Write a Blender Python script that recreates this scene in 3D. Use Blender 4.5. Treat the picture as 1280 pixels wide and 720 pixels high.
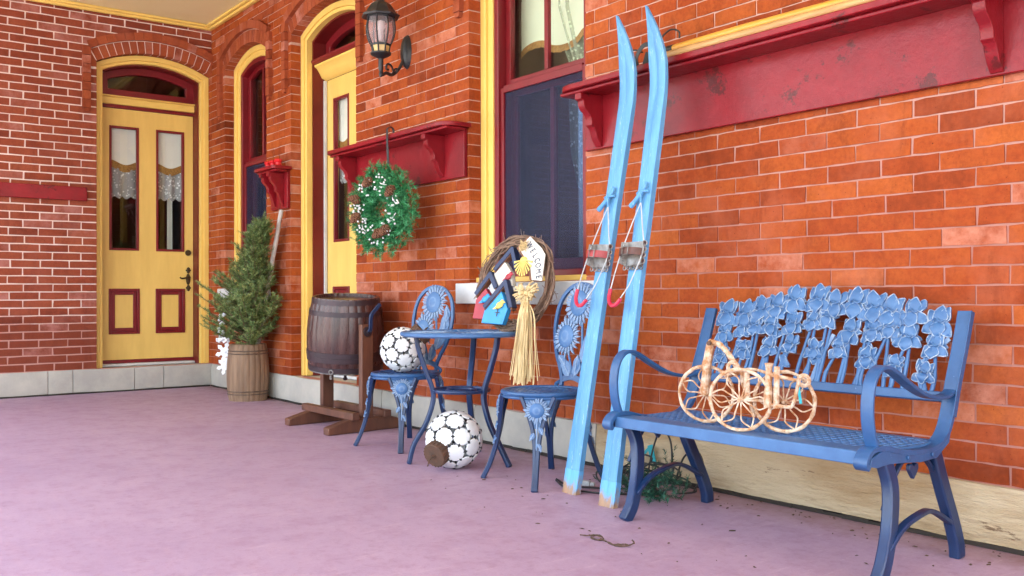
import bpy, bmesh, math, random
from math import sin, cos, pi, radians, sqrt, asin, atan2
from mathutils import Vector, Matrix
random.seed(11)
R = random.uniform
D = bpy.data
for o in list(D.objects): D.objects.remove(o)
S = bpy.context.scene
COL = S.collection

# ------------------------------------------------------------ camera
yaw, pit, rol = radians(37.181), radians(0.4553), radians(-0.2118)
F = Vector((-cos(yaw)*cos(pit), sin(yaw)*cos(pit), sin(pit)))
r_ = F.cross(Vector((0, 0, 1))).normalized(); u_ = r_.cross(F)
r2 = cos(rol)*r_ + sin(rol)*u_; u2 = -sin(rol)*r_ + cos(rol)*u_
CAM = Vector((8.97, -3.209, 0.85))
cd = D.cameras.new('camera'); cam = D.objects.new('camera', cd); COL.objects.link(cam)
cd.sensor_width = 36; cd.lens = 1189.28/1280*36; cd.clip_start = .05; cd.clip_end = 2000
cam.matrix_world = Matrix(((r2.x, u2.x, -F.x, CAM.x), (r2.y, u2.y, -F.y, CAM.y), (r2.z, u2.z, -F.z, CAM.z), (0, 0, 0, 1)))
S.camera = cam

# ------------------------------------------------------------ sky, sun, exposure
SUN_EL, SUN_AZ = radians(58), radians(30)      # azimuth clockwise from +Y: the porch lies in open shade
w = D.worlds.new('World'); S.world = w; w.use_nodes = True
nt = w.node_tree; bg = nt.nodes['Background']
sky = nt.nodes.new('ShaderNodeTexSky'); sky.sky_type = 'NISHITA'; sky.sun_disc = False
sky.sun_elevation = SUN_EL; sky.sun_rotation = SUN_AZ; sky.air_density = 1.3; sky.dust_density = 4.0; sky.ozone_density = 1.0
hs = nt.nodes.new('ShaderNodeHueSaturation'); hs.inputs['Saturation'].default_value = .62
nt.links.new(sky.outputs[0], hs.inputs['Color']); nt.links.new(hs.outputs[0], bg.inputs[0])
bg.inputs[1].default_value = .15
sd = D.lights.new('sun', 'SUN'); sd.energy = 1.2; sd.angle = radians(14); sd.color = (1, .96, .9)
sun = D.objects.new('sun', sd); COL.objects.link(sun)
sdir = Vector((sin(SUN_AZ)*cos(SUN_EL), cos(SUN_AZ)*cos(SUN_EL), sin(SUN_EL)))
sun.rotation_euler = sdir.to_track_quat('Z', 'Y').to_euler(); sun.location = (8, -8, 12)
S.view_settings.view_transform = 'Standard'; S.view_settings.look = 'None'
S.view_settings.exposure = 3.5; S.view_settings.gamma = 1

# ------------------------------------------------------------ materials
def node_mat(name):
    m = D.materials.new(name); m.use_nodes = True
    return m, m.node_tree, m.node_tree.nodes['Principled BSDF']
def N(t, kind, **kw):
    n = t.nodes.new(kind)
    for k, v in kw.items():
        if k in n.inputs: n.inputs[k].default_value = v
        else: setattr(n, k, v)
    return n
def ramp(t, src, stops):
    n = t.nodes.new('ShaderNodeValToRGB'); e = n.color_ramp.elements
    while len(e) < len(stops): e.new(.5)
    for i, (p, c) in enumerate(stops): e[i].position = p; e[i].color = (*c, 1) if len(c) == 3 else c
    t.links.new(src, n.inputs[0]); return n
def mixc(t, fac, a, b, mode='MIX'):
    n = t.nodes.new('ShaderNodeMix'); n.data_type = 'RGBA'; n.blend_type = mode
    for s, x in ((0, fac), (6, a), (7, b)):
        if hasattr(x, 'is_linked'): t.links.new(x, n.inputs[s])
        elif isinstance(x, (int, float)): n.inputs[s].default_value = x
        else: n.inputs[s].default_value = (*x, 1)
    return n.outputs[2]
def coord(t, scale=(1, 1, 1)):
    tc = t.nodes.new('ShaderNodeTexCoord'); mp = t.nodes.new('ShaderNodeMapping'); mp.inputs['Scale'].default_value = scale
    t.links.new(tc.outputs['Object'], mp.inputs[0]); return mp.outputs[0]
def noise(t, vec, scale, detail=4, rough=.6, dist=0):
    n = N(t, 'ShaderNodeTexNoise', Scale=scale, Detail=detail, Roughness=rough, Distortion=dist)
    t.links.new(vec, n.inputs['Vector']); return n.outputs['Fac']
def bump(t, p, h, strength=.3, dist=.005):
    b = N(t, 'ShaderNodeBump', Strength=strength, Distance=dist); t.links.new(h, b.inputs['Height']); t.links.new(b.outputs[0], p.inputs['Normal']); return b
def mat(name, c, c2=None, rough=.5, metal=0, scale=8, stretch=(1, 1, 1), lo=.35, hi=.65, b=.15, bs=None, bd=.003, chip=None, chip_at=.66, spec=.5, coat=0, edge=None):
    """base colour worn into c2 by noise, fine bump, optional chipped spots of a third colour"""
    m, t, p = node_mat(name)
    v = coord(t, stretch)
    f = noise(t, v, scale, 6, .65)
    col = ramp(t, f, [(lo, c), (hi, c2 or tuple(x*.8 for x in c))]).outputs[0]
    f2 = noise(t, v, bs or scale*6, 5, .7)
    if chip:
        k = ramp(t, noise(t, v, scale*3.3, 8, .75), [(chip_at, (0, 0, 0)), (chip_at+.03, (1, 1, 1))]).outputs[0]
        col = mixc(t, k, col, chip)
    if edge:
        ge = N(t, 'ShaderNodeNewGeometry'); nz = N(t, 'ShaderNodeMath', operation='MULTIPLY_ADD'); nz.inputs[1].default_value = .10; t.links.new(f2, nz.inputs[0]); t.links.new(ge.outputs['Pointiness'], nz.inputs[2])
        col = mixc(t, ramp(t, nz.outputs[0], [(.64, (0, 0, 0)), (.74, (.75, .75, .75))]).outputs[0], col, edge)
    t.links.new(col, p.inputs['Base Color'])
    rr = N(t, 'ShaderNodeMapRange'); rr.inputs['To Min'].default_value = max(.05, rough-.12); rr.inputs['To Max'].default_value = min(1, rough+.15)
    t.links.new(f2, rr.inputs[0]); t.links.new(rr.outputs[0], p.inputs['Roughness'])
    p.inputs['Metallic'].default_value = metal; p.inputs['Specular IOR Level'].default_value = spec; p.inputs['Coat Weight'].default_value = coat
    if b: bump(t, p, f2, b, bd)
    return m
M = {}
def brick_mat(name, dark, mid, light, bloom, bl_hi=.72, low=None):
    m, t, p = node_mat(name)
    v = coord(t)
    a = N(t, 'ShaderNodeAttribute', attribute_name='rnd')
    n1 = noise(t, v, 9, 6, .7); n2 = noise(t, v, 55, 6, .75); n3 = noise(t, v, 2.2, 5, .65)
    mm = N(t, 'ShaderNodeMath', operation='MULTIPLY_ADD'); mm.inputs[1].default_value = .55; t.links.new(n1, mm.inputs[0])
    m2 = N(t, 'ShaderNodeMath', operation='MULTIPLY_ADD'); m2.inputs[1].default_value = .62; m2.inputs[2].default_value = -.1
    t.links.new(a.outputs['Fac'], m2.inputs[0]); t.links.new(m2.outputs[0], mm.inputs[2])
    c = ramp(t, mm.outputs[0], [(.12, dark), (.42, mid), (.85, light)]).outputs[0]
    c = mixc(t, ramp(t, n2, [(.4, (0, 0, 0)), (.8, (.55, .55, .55))]).outputs[0], c, dark)
    c = mixc(t, ramp(t, n3, [(.5, (0, 0, 0)), (bl_hi, (.5, .5, .5))]).outputs[0], c, bloom)
    if low:      # grimy lowest courses
        sx = t.nodes.new('ShaderNodeSeparateXYZ'); t.links.new(v, sx.inputs[0]); ad = N(t, 'ShaderNodeMath', operation='MULTIPLY_ADD'); ad.inputs[1].default_value = .25; t.links.new(n1, ad.inputs[0]); t.links.new(sx.outputs[2], ad.inputs[2])
        c = mixc(t, ramp(t, ad.outputs[0], [(low+.10, (.45, .45, .45)), (low+.2, (0, 0, 0))]).outputs[0], c, tuple(x*.8 for x in dark))
    st = ramp(t, noise(t, coord(t, (1.3, 1.3, .5)), 4.5, 7, .72, .6), [(.52, (0, 0, 0)), (.72, (.55, .55, .55))]).outputs[0]
    c = mixc(t, st, c, tuple(x*.75 for x in dark))
    hm = N(t, 'ShaderNodeMath', operation='MULTIPLY'); hm.inputs[1].default_value = 61.7; t.links.new(a.outputs['Fac'], hm.inputs[0])
    fr = N(t, 'ShaderNodeMath', operation='FRACT'); t.links.new(hm.outputs[0], fr.inputs[0])
    sel = ramp(t, fr.outputs[0], [(.86, (0, 0, 0)), (.90, (1, 1, 1))]).outputs[0]; wv = ramp(t, noise(t, v, 7, 6, .7), [(.36, (0, 0, 0)), (.62, (.75, .75, .75))]).outputs[0]
    c = mixc(t, mixc(t, sel, (0, 0, 0), wv), c, tuple(min(1, x*q) for x, q in zip(bloom, (1.25, 1.75, 2.3))))
    pit = noise(t, v, 130, 3, .5)
    c = mixc(t, ramp(t, pit, [(.24, (.8, .8, .8)), (.3, (0, 0, 0))]).outputs[0], c, tuple(x*.3 for x in dark))
    t.links.new(c, p.inputs['Base Color']); p.inputs['Roughness'].default_value = .78; p.inputs['Specular IOR Level'].default_value = .15
    bump(t, p, n2, .45, .004); return m
M['brick'] = brick_mat('brick_front', (.135, .022, .007), (.315, .054, .0125), (.47, .118, .024), (.45, .13, .065))
M['brick_end'] = brick_mat('brick_end', (.14, .028, .016), (.255, .054, .026), (.33, .084, .040), (.33, .095, .06), low=.66)
M['brick_arch'] = brick_mat('brick_arch', (.20, .040, .017), (.32, .070, .027), (.41, .105, .040), (.40, .12, .07))
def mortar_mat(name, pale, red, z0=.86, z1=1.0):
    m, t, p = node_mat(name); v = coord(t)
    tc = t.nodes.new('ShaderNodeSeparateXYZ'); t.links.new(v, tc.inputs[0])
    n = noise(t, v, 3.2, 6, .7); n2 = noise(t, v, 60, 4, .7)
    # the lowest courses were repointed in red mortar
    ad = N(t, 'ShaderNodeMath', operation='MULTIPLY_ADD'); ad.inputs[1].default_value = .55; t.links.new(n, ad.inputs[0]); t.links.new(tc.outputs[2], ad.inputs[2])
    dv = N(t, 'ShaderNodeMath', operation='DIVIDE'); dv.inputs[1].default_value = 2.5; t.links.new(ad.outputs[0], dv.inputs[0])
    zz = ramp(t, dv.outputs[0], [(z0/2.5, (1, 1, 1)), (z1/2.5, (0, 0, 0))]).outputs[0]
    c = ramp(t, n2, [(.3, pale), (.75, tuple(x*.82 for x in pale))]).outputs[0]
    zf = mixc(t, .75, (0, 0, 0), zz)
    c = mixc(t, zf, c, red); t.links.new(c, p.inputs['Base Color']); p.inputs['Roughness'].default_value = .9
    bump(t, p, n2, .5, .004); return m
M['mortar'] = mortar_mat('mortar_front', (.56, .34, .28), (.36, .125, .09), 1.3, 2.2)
M['mortar_end'] = mortar_mat('mortar_end', (.80, .64, .58), (.42, .16, .13))
M['yellow'] = mat('yellow_paint', (.84, .58, .15), (.77, .51, .125), .42, scale=3, b=.06, bs=60)
M['door_yellow'] = mat('door_yellow_paint', (.80, .55, .15), (.72, .48, .125), .4, scale=3.5, stretch=(3, 3, .5), b=.14, bs=40)
M['ceil'] = None
M['red'] = mat('dark_red_paint', (.20, .006, .012), (.15, .005, .009), .38, scale=3, b=.08, bs=40)
M['jamb'] = mat('jamb_red_paint', (.16, .008, .007), (.12, .006, .006), .42, scale=3, b=.08, bs=40)
M['shelf'] = mat('shelf_red_paint', (.27, .008, .015), (.17, .006, .010), .33, scale=2.2, b=.5, bs=24, bd=.005, chip=(.10, .008, .008), chip_at=.585, spec=.32)
M['stone'] = mat('sandstone', (.54, .425, .275), (.34, .215, .10), .85, scale=3.0, stretch=(.40, 1, 2.0), lo=.43, hi=.70, b=1.0, bs=15, bd=.02, chip=(.20, .125, .07), chip_at=.625)
M['stone_grey'] = mat('pale_limestone', (.47, .44, .38), (.35, .33, .30), .85, scale=3, b=.5, bs=26, bd=.007, chip=(.26, .22, .17), chip_at=.68)
M['sill'] = mat('white_stone_sill', (.66, .66, .66), (.54, .54, .55), .7, scale=5, b=.3, bs=40)
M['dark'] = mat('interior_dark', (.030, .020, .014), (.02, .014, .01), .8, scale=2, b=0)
M['interior'] = mat('interior_plaster', (.12, .075, .045), (.08, .05, .03), .85, scale=1.5, b=0)
M['blue_iron'] = mat('blue_painted_iron', (.029, .100, .248), (.019, .066, .175), .36, scale=7, b=.3, bs=60, bd=.002, chip=(.20, .28, .46), chip_at=.67, edge=(.30, .40, .58))
M['blue_panel'] = mat('dusty_blue_casting', (.056, .150, .325), (.040, .112, .26), .42, scale=9, b=.3, bs=60, bd=.002, chip=(.20, .30, .46), chip_at=.68, edge=(.34, .43, .56))
def rim_wear(m, c):
    t = m.node_tree; p = t.nodes['Principled BSDF']; src = p.inputs['Base Color'].links[0].from_socket
    a = N(t, 'ShaderNodeAttribute', attribute_name='rnd'); k = ramp(t, noise(t, coord(t), 30, 5, .7), [(.40, (0, 0, 0)), (.60, (.8, .8, .8))]).outputs[0]
    mu = N(t, 'ShaderNodeMath', operation='MULTIPLY'); t.links.new(a.outputs['Fac'], mu.inputs[0]); t.links.new(k, mu.inputs[1])
    t.links.new(mixc(t, mu.outputs[0], src, c), p.inputs['Base Color'])
rim_wear(M['blue_panel'], (.42, .48, .56))
M['blue_leg'] = mat('dark_blue_iron', (.010, .034, .110), (.007, .020, .062), .34, scale=6, stretch=(1, 1, .5), b=.3, bs=60, bd=.002, chip=(.07, .11, .24), chip_at=.66)
M['ski'] = mat('ski_blue_paint', (.115, .335, .59), (.070, .235, .45), .48, scale=7, stretch=(3.5, 3.5, .18), b=.35, bs=40, chip=(.27, .44, .58), chip_at=.60)
def tail_mat():
    m, t, p = node_mat('ski_worn_tail'); v = coord(t, (1, 1, .45)); sx = t.nodes.new('ShaderNodeSeparateXYZ'); t.links.new(coord(t), sx.inputs[0])
    n1 = noise(t, v, 26, 6, .7); ad = N(t, 'ShaderNodeMath', operation='MULTIPLY_ADD'); ad.inputs[1].default_value = .22; t.links.new(n1, ad.inputs[0]); t.links.new(sx.outputs[2], ad.inputs[2])
    blue = ramp(t, noise(t, coord(t, (2, 2, .22)), 6, 6, .65), [(.35, (.125, .39, .69)), (.65, (.09, .30, .57))]).outputs[0]
    wood = ramp(t, noise(t, v, 40, 5, .7), [(.3, (.42, .24, .13)), (.7, (.25, .16, .11))]).outputs[0]
    t.links.new(mixc(t, ramp(t, ad.outputs[0], [(.125, (1, 1, 1)), (.165, (0, 0, 0))]).outputs[0], blue, wood), p.inputs['Base Color']); p.inputs['Roughness'].default_value = .55; bump(t, p, n1, .4, .003); return m
M['ski_tail'] = tail_mat()
M['rust_white'] = mat('rusted_white_wire', (.70, .56, .42), (.42, .19, .075), .75, scale=34, lo=.38, hi=.60, b=.9, bs=60, bd=.006)
M['rust'] = mat('rust_brown', (.12, .055, .03), (.07, .04, .025), .75, scale=20, b=.6)
M['iron'] = mat('black_iron', (.018, .02, .024), (.03, .03, .034), .4, metal=.3, scale=14, b=.2)
M['steel'] = mat('dull_steel', (.30, .29, .28), (.14, .12, .11), .48, metal=.7, scale=20, b=.1)
M['cable_white'] = mat('pale_cable', (.50, .52, .53), (.38, .39, .40), .5, scale=20, b=0)
M['hot_red'] = mat('red_tubing', (.62, .02, .06), (.5, .015, .05), .4, scale=20, b=0)
M['leather'] = mat('brown_leather', (.12, .04, .025), (.07, .025, .018), .5, scale=20, b=.4)
M['leather_red'] = mat('red_leather', (.42, .05, .05), (.25, .03, .03), .5, scale=20, b=.4)
M['white_disc'] = mat('white_enamel', (.78, .79, .79), (.70, .71, .72), .32, scale=14, b=.1)
M['black'] = mat('black_rubber', (.014, .014, .016), (.02, .02, .022), .5, scale=20, b=.1)
M['bark'] = mat('grapevine', (.20, .115, .075), (.10, .055, .038), .8, scale=30, b=.6)
M['vine'] = mat('dry_vine', (.30, .19, .13), (.14, .08, .055), .8, scale=22, b=.6)
M['raffia'] = mat('raffia', (.66, .50, .26), (.52, .36, .16), .65, scale=12, stretch=(6, 6, .5), b=.2)
M['navy'] = mat('navy_paint', (.018, .03, .09), (.014, .024, .07), .5, scale=14, b=.2)
M['sky_paint'] = mat('bright_blue_paint', (.03, .30, .66), (.025, .25, .55), .45, scale=10, b=.15)
M['rose_paint'] = mat('rose_red_paint', (.40, .03, .05), (.33, .025, .04), .5, scale=10, b=.15)
M['cream_paint'] = mat('cream_paint', (.72, .68, .60), (.58, .53, .46), .55, scale=10, b=.2)
M['sun_yellow'] = mat('yellow_craft_paint', (.78, .58, .14), (.7, .5, .11), .5, scale=12, b=.15)
M['wood_edge'] = mat('raw_brown_wood', (.22, .09, .045), (.15, .06, .03), .7, scale=10, b=.3)
M['churn'] = mat('dark_stained_barrel', (.088, .036, .030), (.034, .015, .016), .28, scale=5, stretch=(5, 5, .5), b=.5, bs=16, bd=.004, chip=(.15, .11, .12), chip_at=.66)
M['churn_wood'] = mat('reddish_brown_wood', (.15, .058, .032), (.085, .032, .02), .5, scale=6, stretch=(3, 3, .8), b=.4, bs=25)
M['hoop'] = mat('dark_hoop', (.05, .028, .034), (.03, .02, .025), .42, metal=.3, scale=12, b=.3)
M['keg'] = mat('weathered_keg_wood', (.30, .19, .115), (.17, .10, .06), .75, scale=5, stretch=(4, 4, .4), b=.6, bs=18, bd=.005)
M['wire'] = mat('keg_wire', (.16, .11, .085), (.10, .07, .05), .5, metal=.5, scale=20, b=.2)
M['bamboo'] = mat('bamboo', (.56, .33, .13), (.42, .22, .08), .45, scale=8, stretch=(.6, 6, 6), b=.2)
M['pole_orange'] = mat('varnished_pole', (.72, .36, .05), (.6, .28, .04), .35, scale=8, stretch=(.6, 6, 6), b=.15)
M['snow_white'] = mat('white_felt', (.80, .80, .80), (.7, .7, .72), .8, scale=20, b=.3)
M['berry'] = mat('white_berry', (.80, .80, .82), (.7, .7, .74), .4, scale=30, b=0)
M['cone'] = mat('pine_cone', (.22, .09, .045), (.12, .05, .025), .7, scale=40, b=.6)
M['stick'] = mat('pale_stick', (.58, .53, .50), (.40, .34, .31), .7, scale=14, stretch=(3, 3, .6), b=.3)
M['plastic_red'] = mat('bright_red_plastic', (.62, .012, .02), (.5, .01, .016), .3, scale=10, b=0)
M['teal'] = mat('teal_plastic', (.02, .36, .42), (.015, .28, .34), .4, scale=10, b=0)
M['brass'] = mat('aged_brass', (.10, .065, .03), (.05, .035, .02), .42, metal=.6, scale=20, b=.2)
M['shade'] = mat('cream_shade_cloth', (.76, .84, .66), (.70, .78, .60), .85, scale=2, stretch=(1, 1, 1), b=.1)
M['white_shade'] = mat('white_shade_cloth', (.84, .85, .82), (.78, .79, .75), .85, scale=2, b=.1)
M['gold'] = mat('gold_fringe', (.42, .22, .05), (.24, .11, .02), .6, scale=60, b=.5)
M['ground'] = mat('pale_gravel', (.42, .40, .36), (.34, .32, .28), .95, scale=.6, b=.4, bs=8, bd=.05)  # unseen ground, made pale to bounce light onto ceiling and upper walls
M['fascia'] = mat('porch_beam_paint', (.62, .44, .16), (.55, .38, .13), .5, scale=3, b=.05)
M['twig'] = mat('dry_twig', (.11, .06, .035), (.06, .035, .02), .85, scale=30, b=.4)
M['amber'] = mat('amber_panel', (.60, .42, .16), (.5, .34, .12), .25, scale=20, b=0)
def needle_mat(name, a, b2, c):
    m, t, p = node_mat(name)
    at = N(t, 'ShaderNodeAttribute', attribute_name='rnd')
    t.links.new(ramp(t, at.outputs['Fac'], [(0, a), (.55, b2), (1, c)]).outputs[0], p.inputs['Base Color'])
    p.inputs['Roughness'].default_value = .55; return m
M['needle'] = needle_mat('spruce_needles', (.045, .105, .036), (.14, .22, .06), (.34, .36, .13))
M['tinsel'] = needle_mat('garland_needles', (.008, .11, .035), (.022, .25, .075), (.12, .42, .20))
M['garland'] = needle_mat('dark_garland_needles', (.006, .035, .025), (.012, .075, .045), (.03, .15, .08))
def glass_mat(name, tint, refl=1.0, ior=1.5, rough=.01):
    m, t, p = node_mat(name); out = t.nodes['Material Output']; t.nodes.remove(p)
    tr = N(t, 'ShaderNodeBsdfTransparent'); tr.inputs[0].default_value = (*tint, 1)
    gl = N(t, 'ShaderNodeBsdfGlossy'); gl.inputs['Roughness'].default_value = rough
    ge = N(t, 'ShaderNodeNewGeometry'); dt = N(t, 'ShaderNodeVectorMath', operation='DOT_PRODUCT'); t.links.new(ge.outputs['Normal'], dt.inputs[0]); t.links.new(ge.outputs['Incoming'], dt.inputs[1])
    ab = N(t, 'ShaderNodeMath', operation='ABSOLUTE'); t.links.new(dt.outputs['Value'], ab.inputs[0])
    iv = N(t, 'ShaderNodeMath', operation='SUBTRACT'); iv.inputs[0].default_value = 1; t.links.new(ab.outputs[0], iv.inputs[1])
    pw = N(t, 'ShaderNodeMath', operation='POWER'); pw.inputs[1].default_value = 5; t.links.new(iv.outputs[0], pw.inputs[0])
    fr = N(t, 'ShaderNodeMath', operation='MULTIPLY_ADD'); fr.inputs[1].default_value = .92; fr.inputs[2].default_value = .08; t.links.new(pw.outputs[0], fr.inputs[0])
    mu = N(t, 'ShaderNodeMath', operation='MULTIPLY'); mu.inputs[1].default_value = refl; t.links.new(fr.outputs[0], mu.inputs[0])
    mx = N(t, 'ShaderNodeMixShader'); t.links.new(mu.outputs[0], mx.inputs[0]); t.links.new(tr.outputs[0], mx.inputs[1]); t.links.new(gl.outputs[0], mx.inputs[2])
    t.links.new(mx.outputs[0], out.inputs[0]); return m
M['glass'] = glass_mat('window_glass', (.92, .95, .93))
def reflective():  # pale pinkish tint mixed in paints the reflections on the lantern panes
    m, t, p = node_mat('lantern_glass'); out = t.nodes['Material Output']; p.inputs['Base Color'].default_value = (.62, .55, .58, 1); p.inputs['Roughness'].default_value = .12
    tr = N(t, 'ShaderNodeBsdfTransparent'); tr.inputs[0].default_value = (.85, .78, .8, 1)
    mx = N(t, 'ShaderNodeMixShader'); mx.inputs[0].default_value = .24; t.links.new(tr.outputs[0], mx.inputs[1]); t.links.new(p.outputs[0], mx.inputs[2]); t.links.new(mx.outputs[0], out.inputs[0]); return m
M['lamp_glass'] = reflective()
def screen_mat():
    m, t, p = node_mat('insect_screen'); out = t.nodes['Material Output']
    p.inputs['Base Color'].default_value = (.032, .048, .11, 1); p.inputs['Roughness'].default_value = .6
    tr = N(t, 'ShaderNodeBsdfTransparent'); tr.inputs[0].default_value = (.62, .7, .92, 1)
    mx = N(t, 'ShaderNodeMixShader'); mx.inputs[0].default_value = .34; t.links.new(tr.outputs[0], mx.inputs[1]); t.links.new(p.outputs[0], mx.inputs[2])
    t.links.new(mx.outputs[0], out.inputs[0]); return m
M['screen'] = screen_mat()
def lace_mat(name, c):
    m, t, p = node_mat(name); out = t.nodes['Material Output']; v = coord(t)
    p.inputs['Base Color'].default_value = (*c, 1); p.inputs['Roughness'].default_value = .9
    vo = N(t, 'ShaderNodeTexVoronoi', Scale=38.0); t.links.new(v, vo.inputs['Vector'])
    n = noise(t, v, 16, 4, .6)
    ad = N(t, 'ShaderNodeMath', operation='ADD'); t.links.new(vo.outputs['Distance'], ad.inputs[0]); t.links.new(n, ad.inputs[1])
    k = ramp(t, ad.outputs[0], [(.68, (1, 1, 1)), (.86, (.42, .42, .42))]).outputs[0]
    tr = N(t, 'ShaderNodeBsdfTransparent'); mx = N(t, 'ShaderNodeMixShader')
    t.links.new(k, mx.inputs[0]); t.links.new(tr.outputs[0], mx.inputs[1]); t.links.new(p.outputs[0], mx.inputs[2])
    t.links.new(mx.outputs[0], out.inputs[0]); return m
M['lace'] = lace_mat('white_lace', (.78, .80, .84))
M['lace_green'] = lace_mat('greenish_lace', (.55, .66, .50))
def ceil_mat():
    m, t, p = node_mat('beadboard'); v = coord(t)
    wv = N(t, 'ShaderNodeTexWave', Scale=9.0, wave_type='BANDS', bands_direction='X', wave_profile='SAW'); t.links.new(v, wv.inputs['Vector'])
    k = ramp(t, wv.outputs['Fac'], [(0, (0, 0, 0)), (.12, (1, 1, 1)), (.9, (1, 1, 1)), (1, (0, 0, 0))]).outputs[0]
    c = mixc(t, noise(t, v, 2, 5, .6), (.92, .79, .44), (.86, .71, .38)); t.links.new(c, p.inputs['Base Color'])
    p.inputs['Roughness'].default_value = .45; bump(t, p, k, .9, .006); return m
M['ceil'] = ceil_mat()
def floor_mat():
    m, t, p = node_mat('mauve_painted_concrete'); v = coord(t)
    n1 = noise(t, v, 1.1, 6, .65); n2 = noise(t, v, 7, 6, .7); n3 = noise(t, coord(t, (.4, 2.2, 1)), 5, 5, .7); n4 = noise(t, v, 60, 3, .6)
    c = ramp(t, n1, [(.3, (.365, .245, .352)), (.7, (.45, .318, .422))]).outputs[0]
    c = mixc(t, ramp(t, n2, [(.48, (0, 0, 0)), (.72, (.6, .6, .6))]).outputs[0], c, (.30, .165, .235))
    c = mixc(t, ramp(t, n3, [(.5, (0, 0, 0)), (.85, (.25, .25, .25))]).outputs[0], c, (.55, .36, .42))
    c = mixc(t, ramp(t, noise(t, v, 150, 4, .75), [(.35, (0, 0, 0)), (.75, (.5, .5, .5))]).outputs[0], c, (.30, .165, .225))
    c = mixc(t, ramp(t, noise(t, v, 28, 8, .8), [(.52, (0, 0, 0)), (.72, (.55, .55, .55))]).outputs[0], c, (.27, .145, .19))
    c = mixc(t, ramp(t, n4, [(.17, (.7, .7, .7)), (.21, (0, 0, 0))]).outputs[0], c, (.20, .09, .09))
    t.links.new(c, p.inputs['Base Color'])
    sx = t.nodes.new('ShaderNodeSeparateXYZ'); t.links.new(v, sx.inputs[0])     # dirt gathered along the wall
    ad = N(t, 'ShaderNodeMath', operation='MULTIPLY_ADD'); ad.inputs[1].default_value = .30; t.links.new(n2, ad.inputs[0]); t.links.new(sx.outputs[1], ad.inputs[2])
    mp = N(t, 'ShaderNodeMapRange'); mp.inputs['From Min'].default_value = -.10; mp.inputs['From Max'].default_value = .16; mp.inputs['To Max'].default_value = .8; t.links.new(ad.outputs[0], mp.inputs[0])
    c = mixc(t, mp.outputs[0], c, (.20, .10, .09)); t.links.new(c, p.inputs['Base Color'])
    scf = ramp(t, noise(t, coord(t, (3, .5, 1)), 9, 7, .8), [(.56, (0, 0, 0)), (.70, (.45, .45, .45))]).outputs[0]; c = mixc(t, scf, c, (.60, .44, .50)); t.links.new(c, p.inputs['Base Color'])
    rr = ramp(t, n2, [(.3, (.48, .48, .48)), (.7, (.66, .66, .66))]).outputs[0]; t.links.new(rr, p.inputs['Roughness'])
    bump(t, p, n2, .22, .008); return m
M['floor'] = floor_mat()

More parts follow.
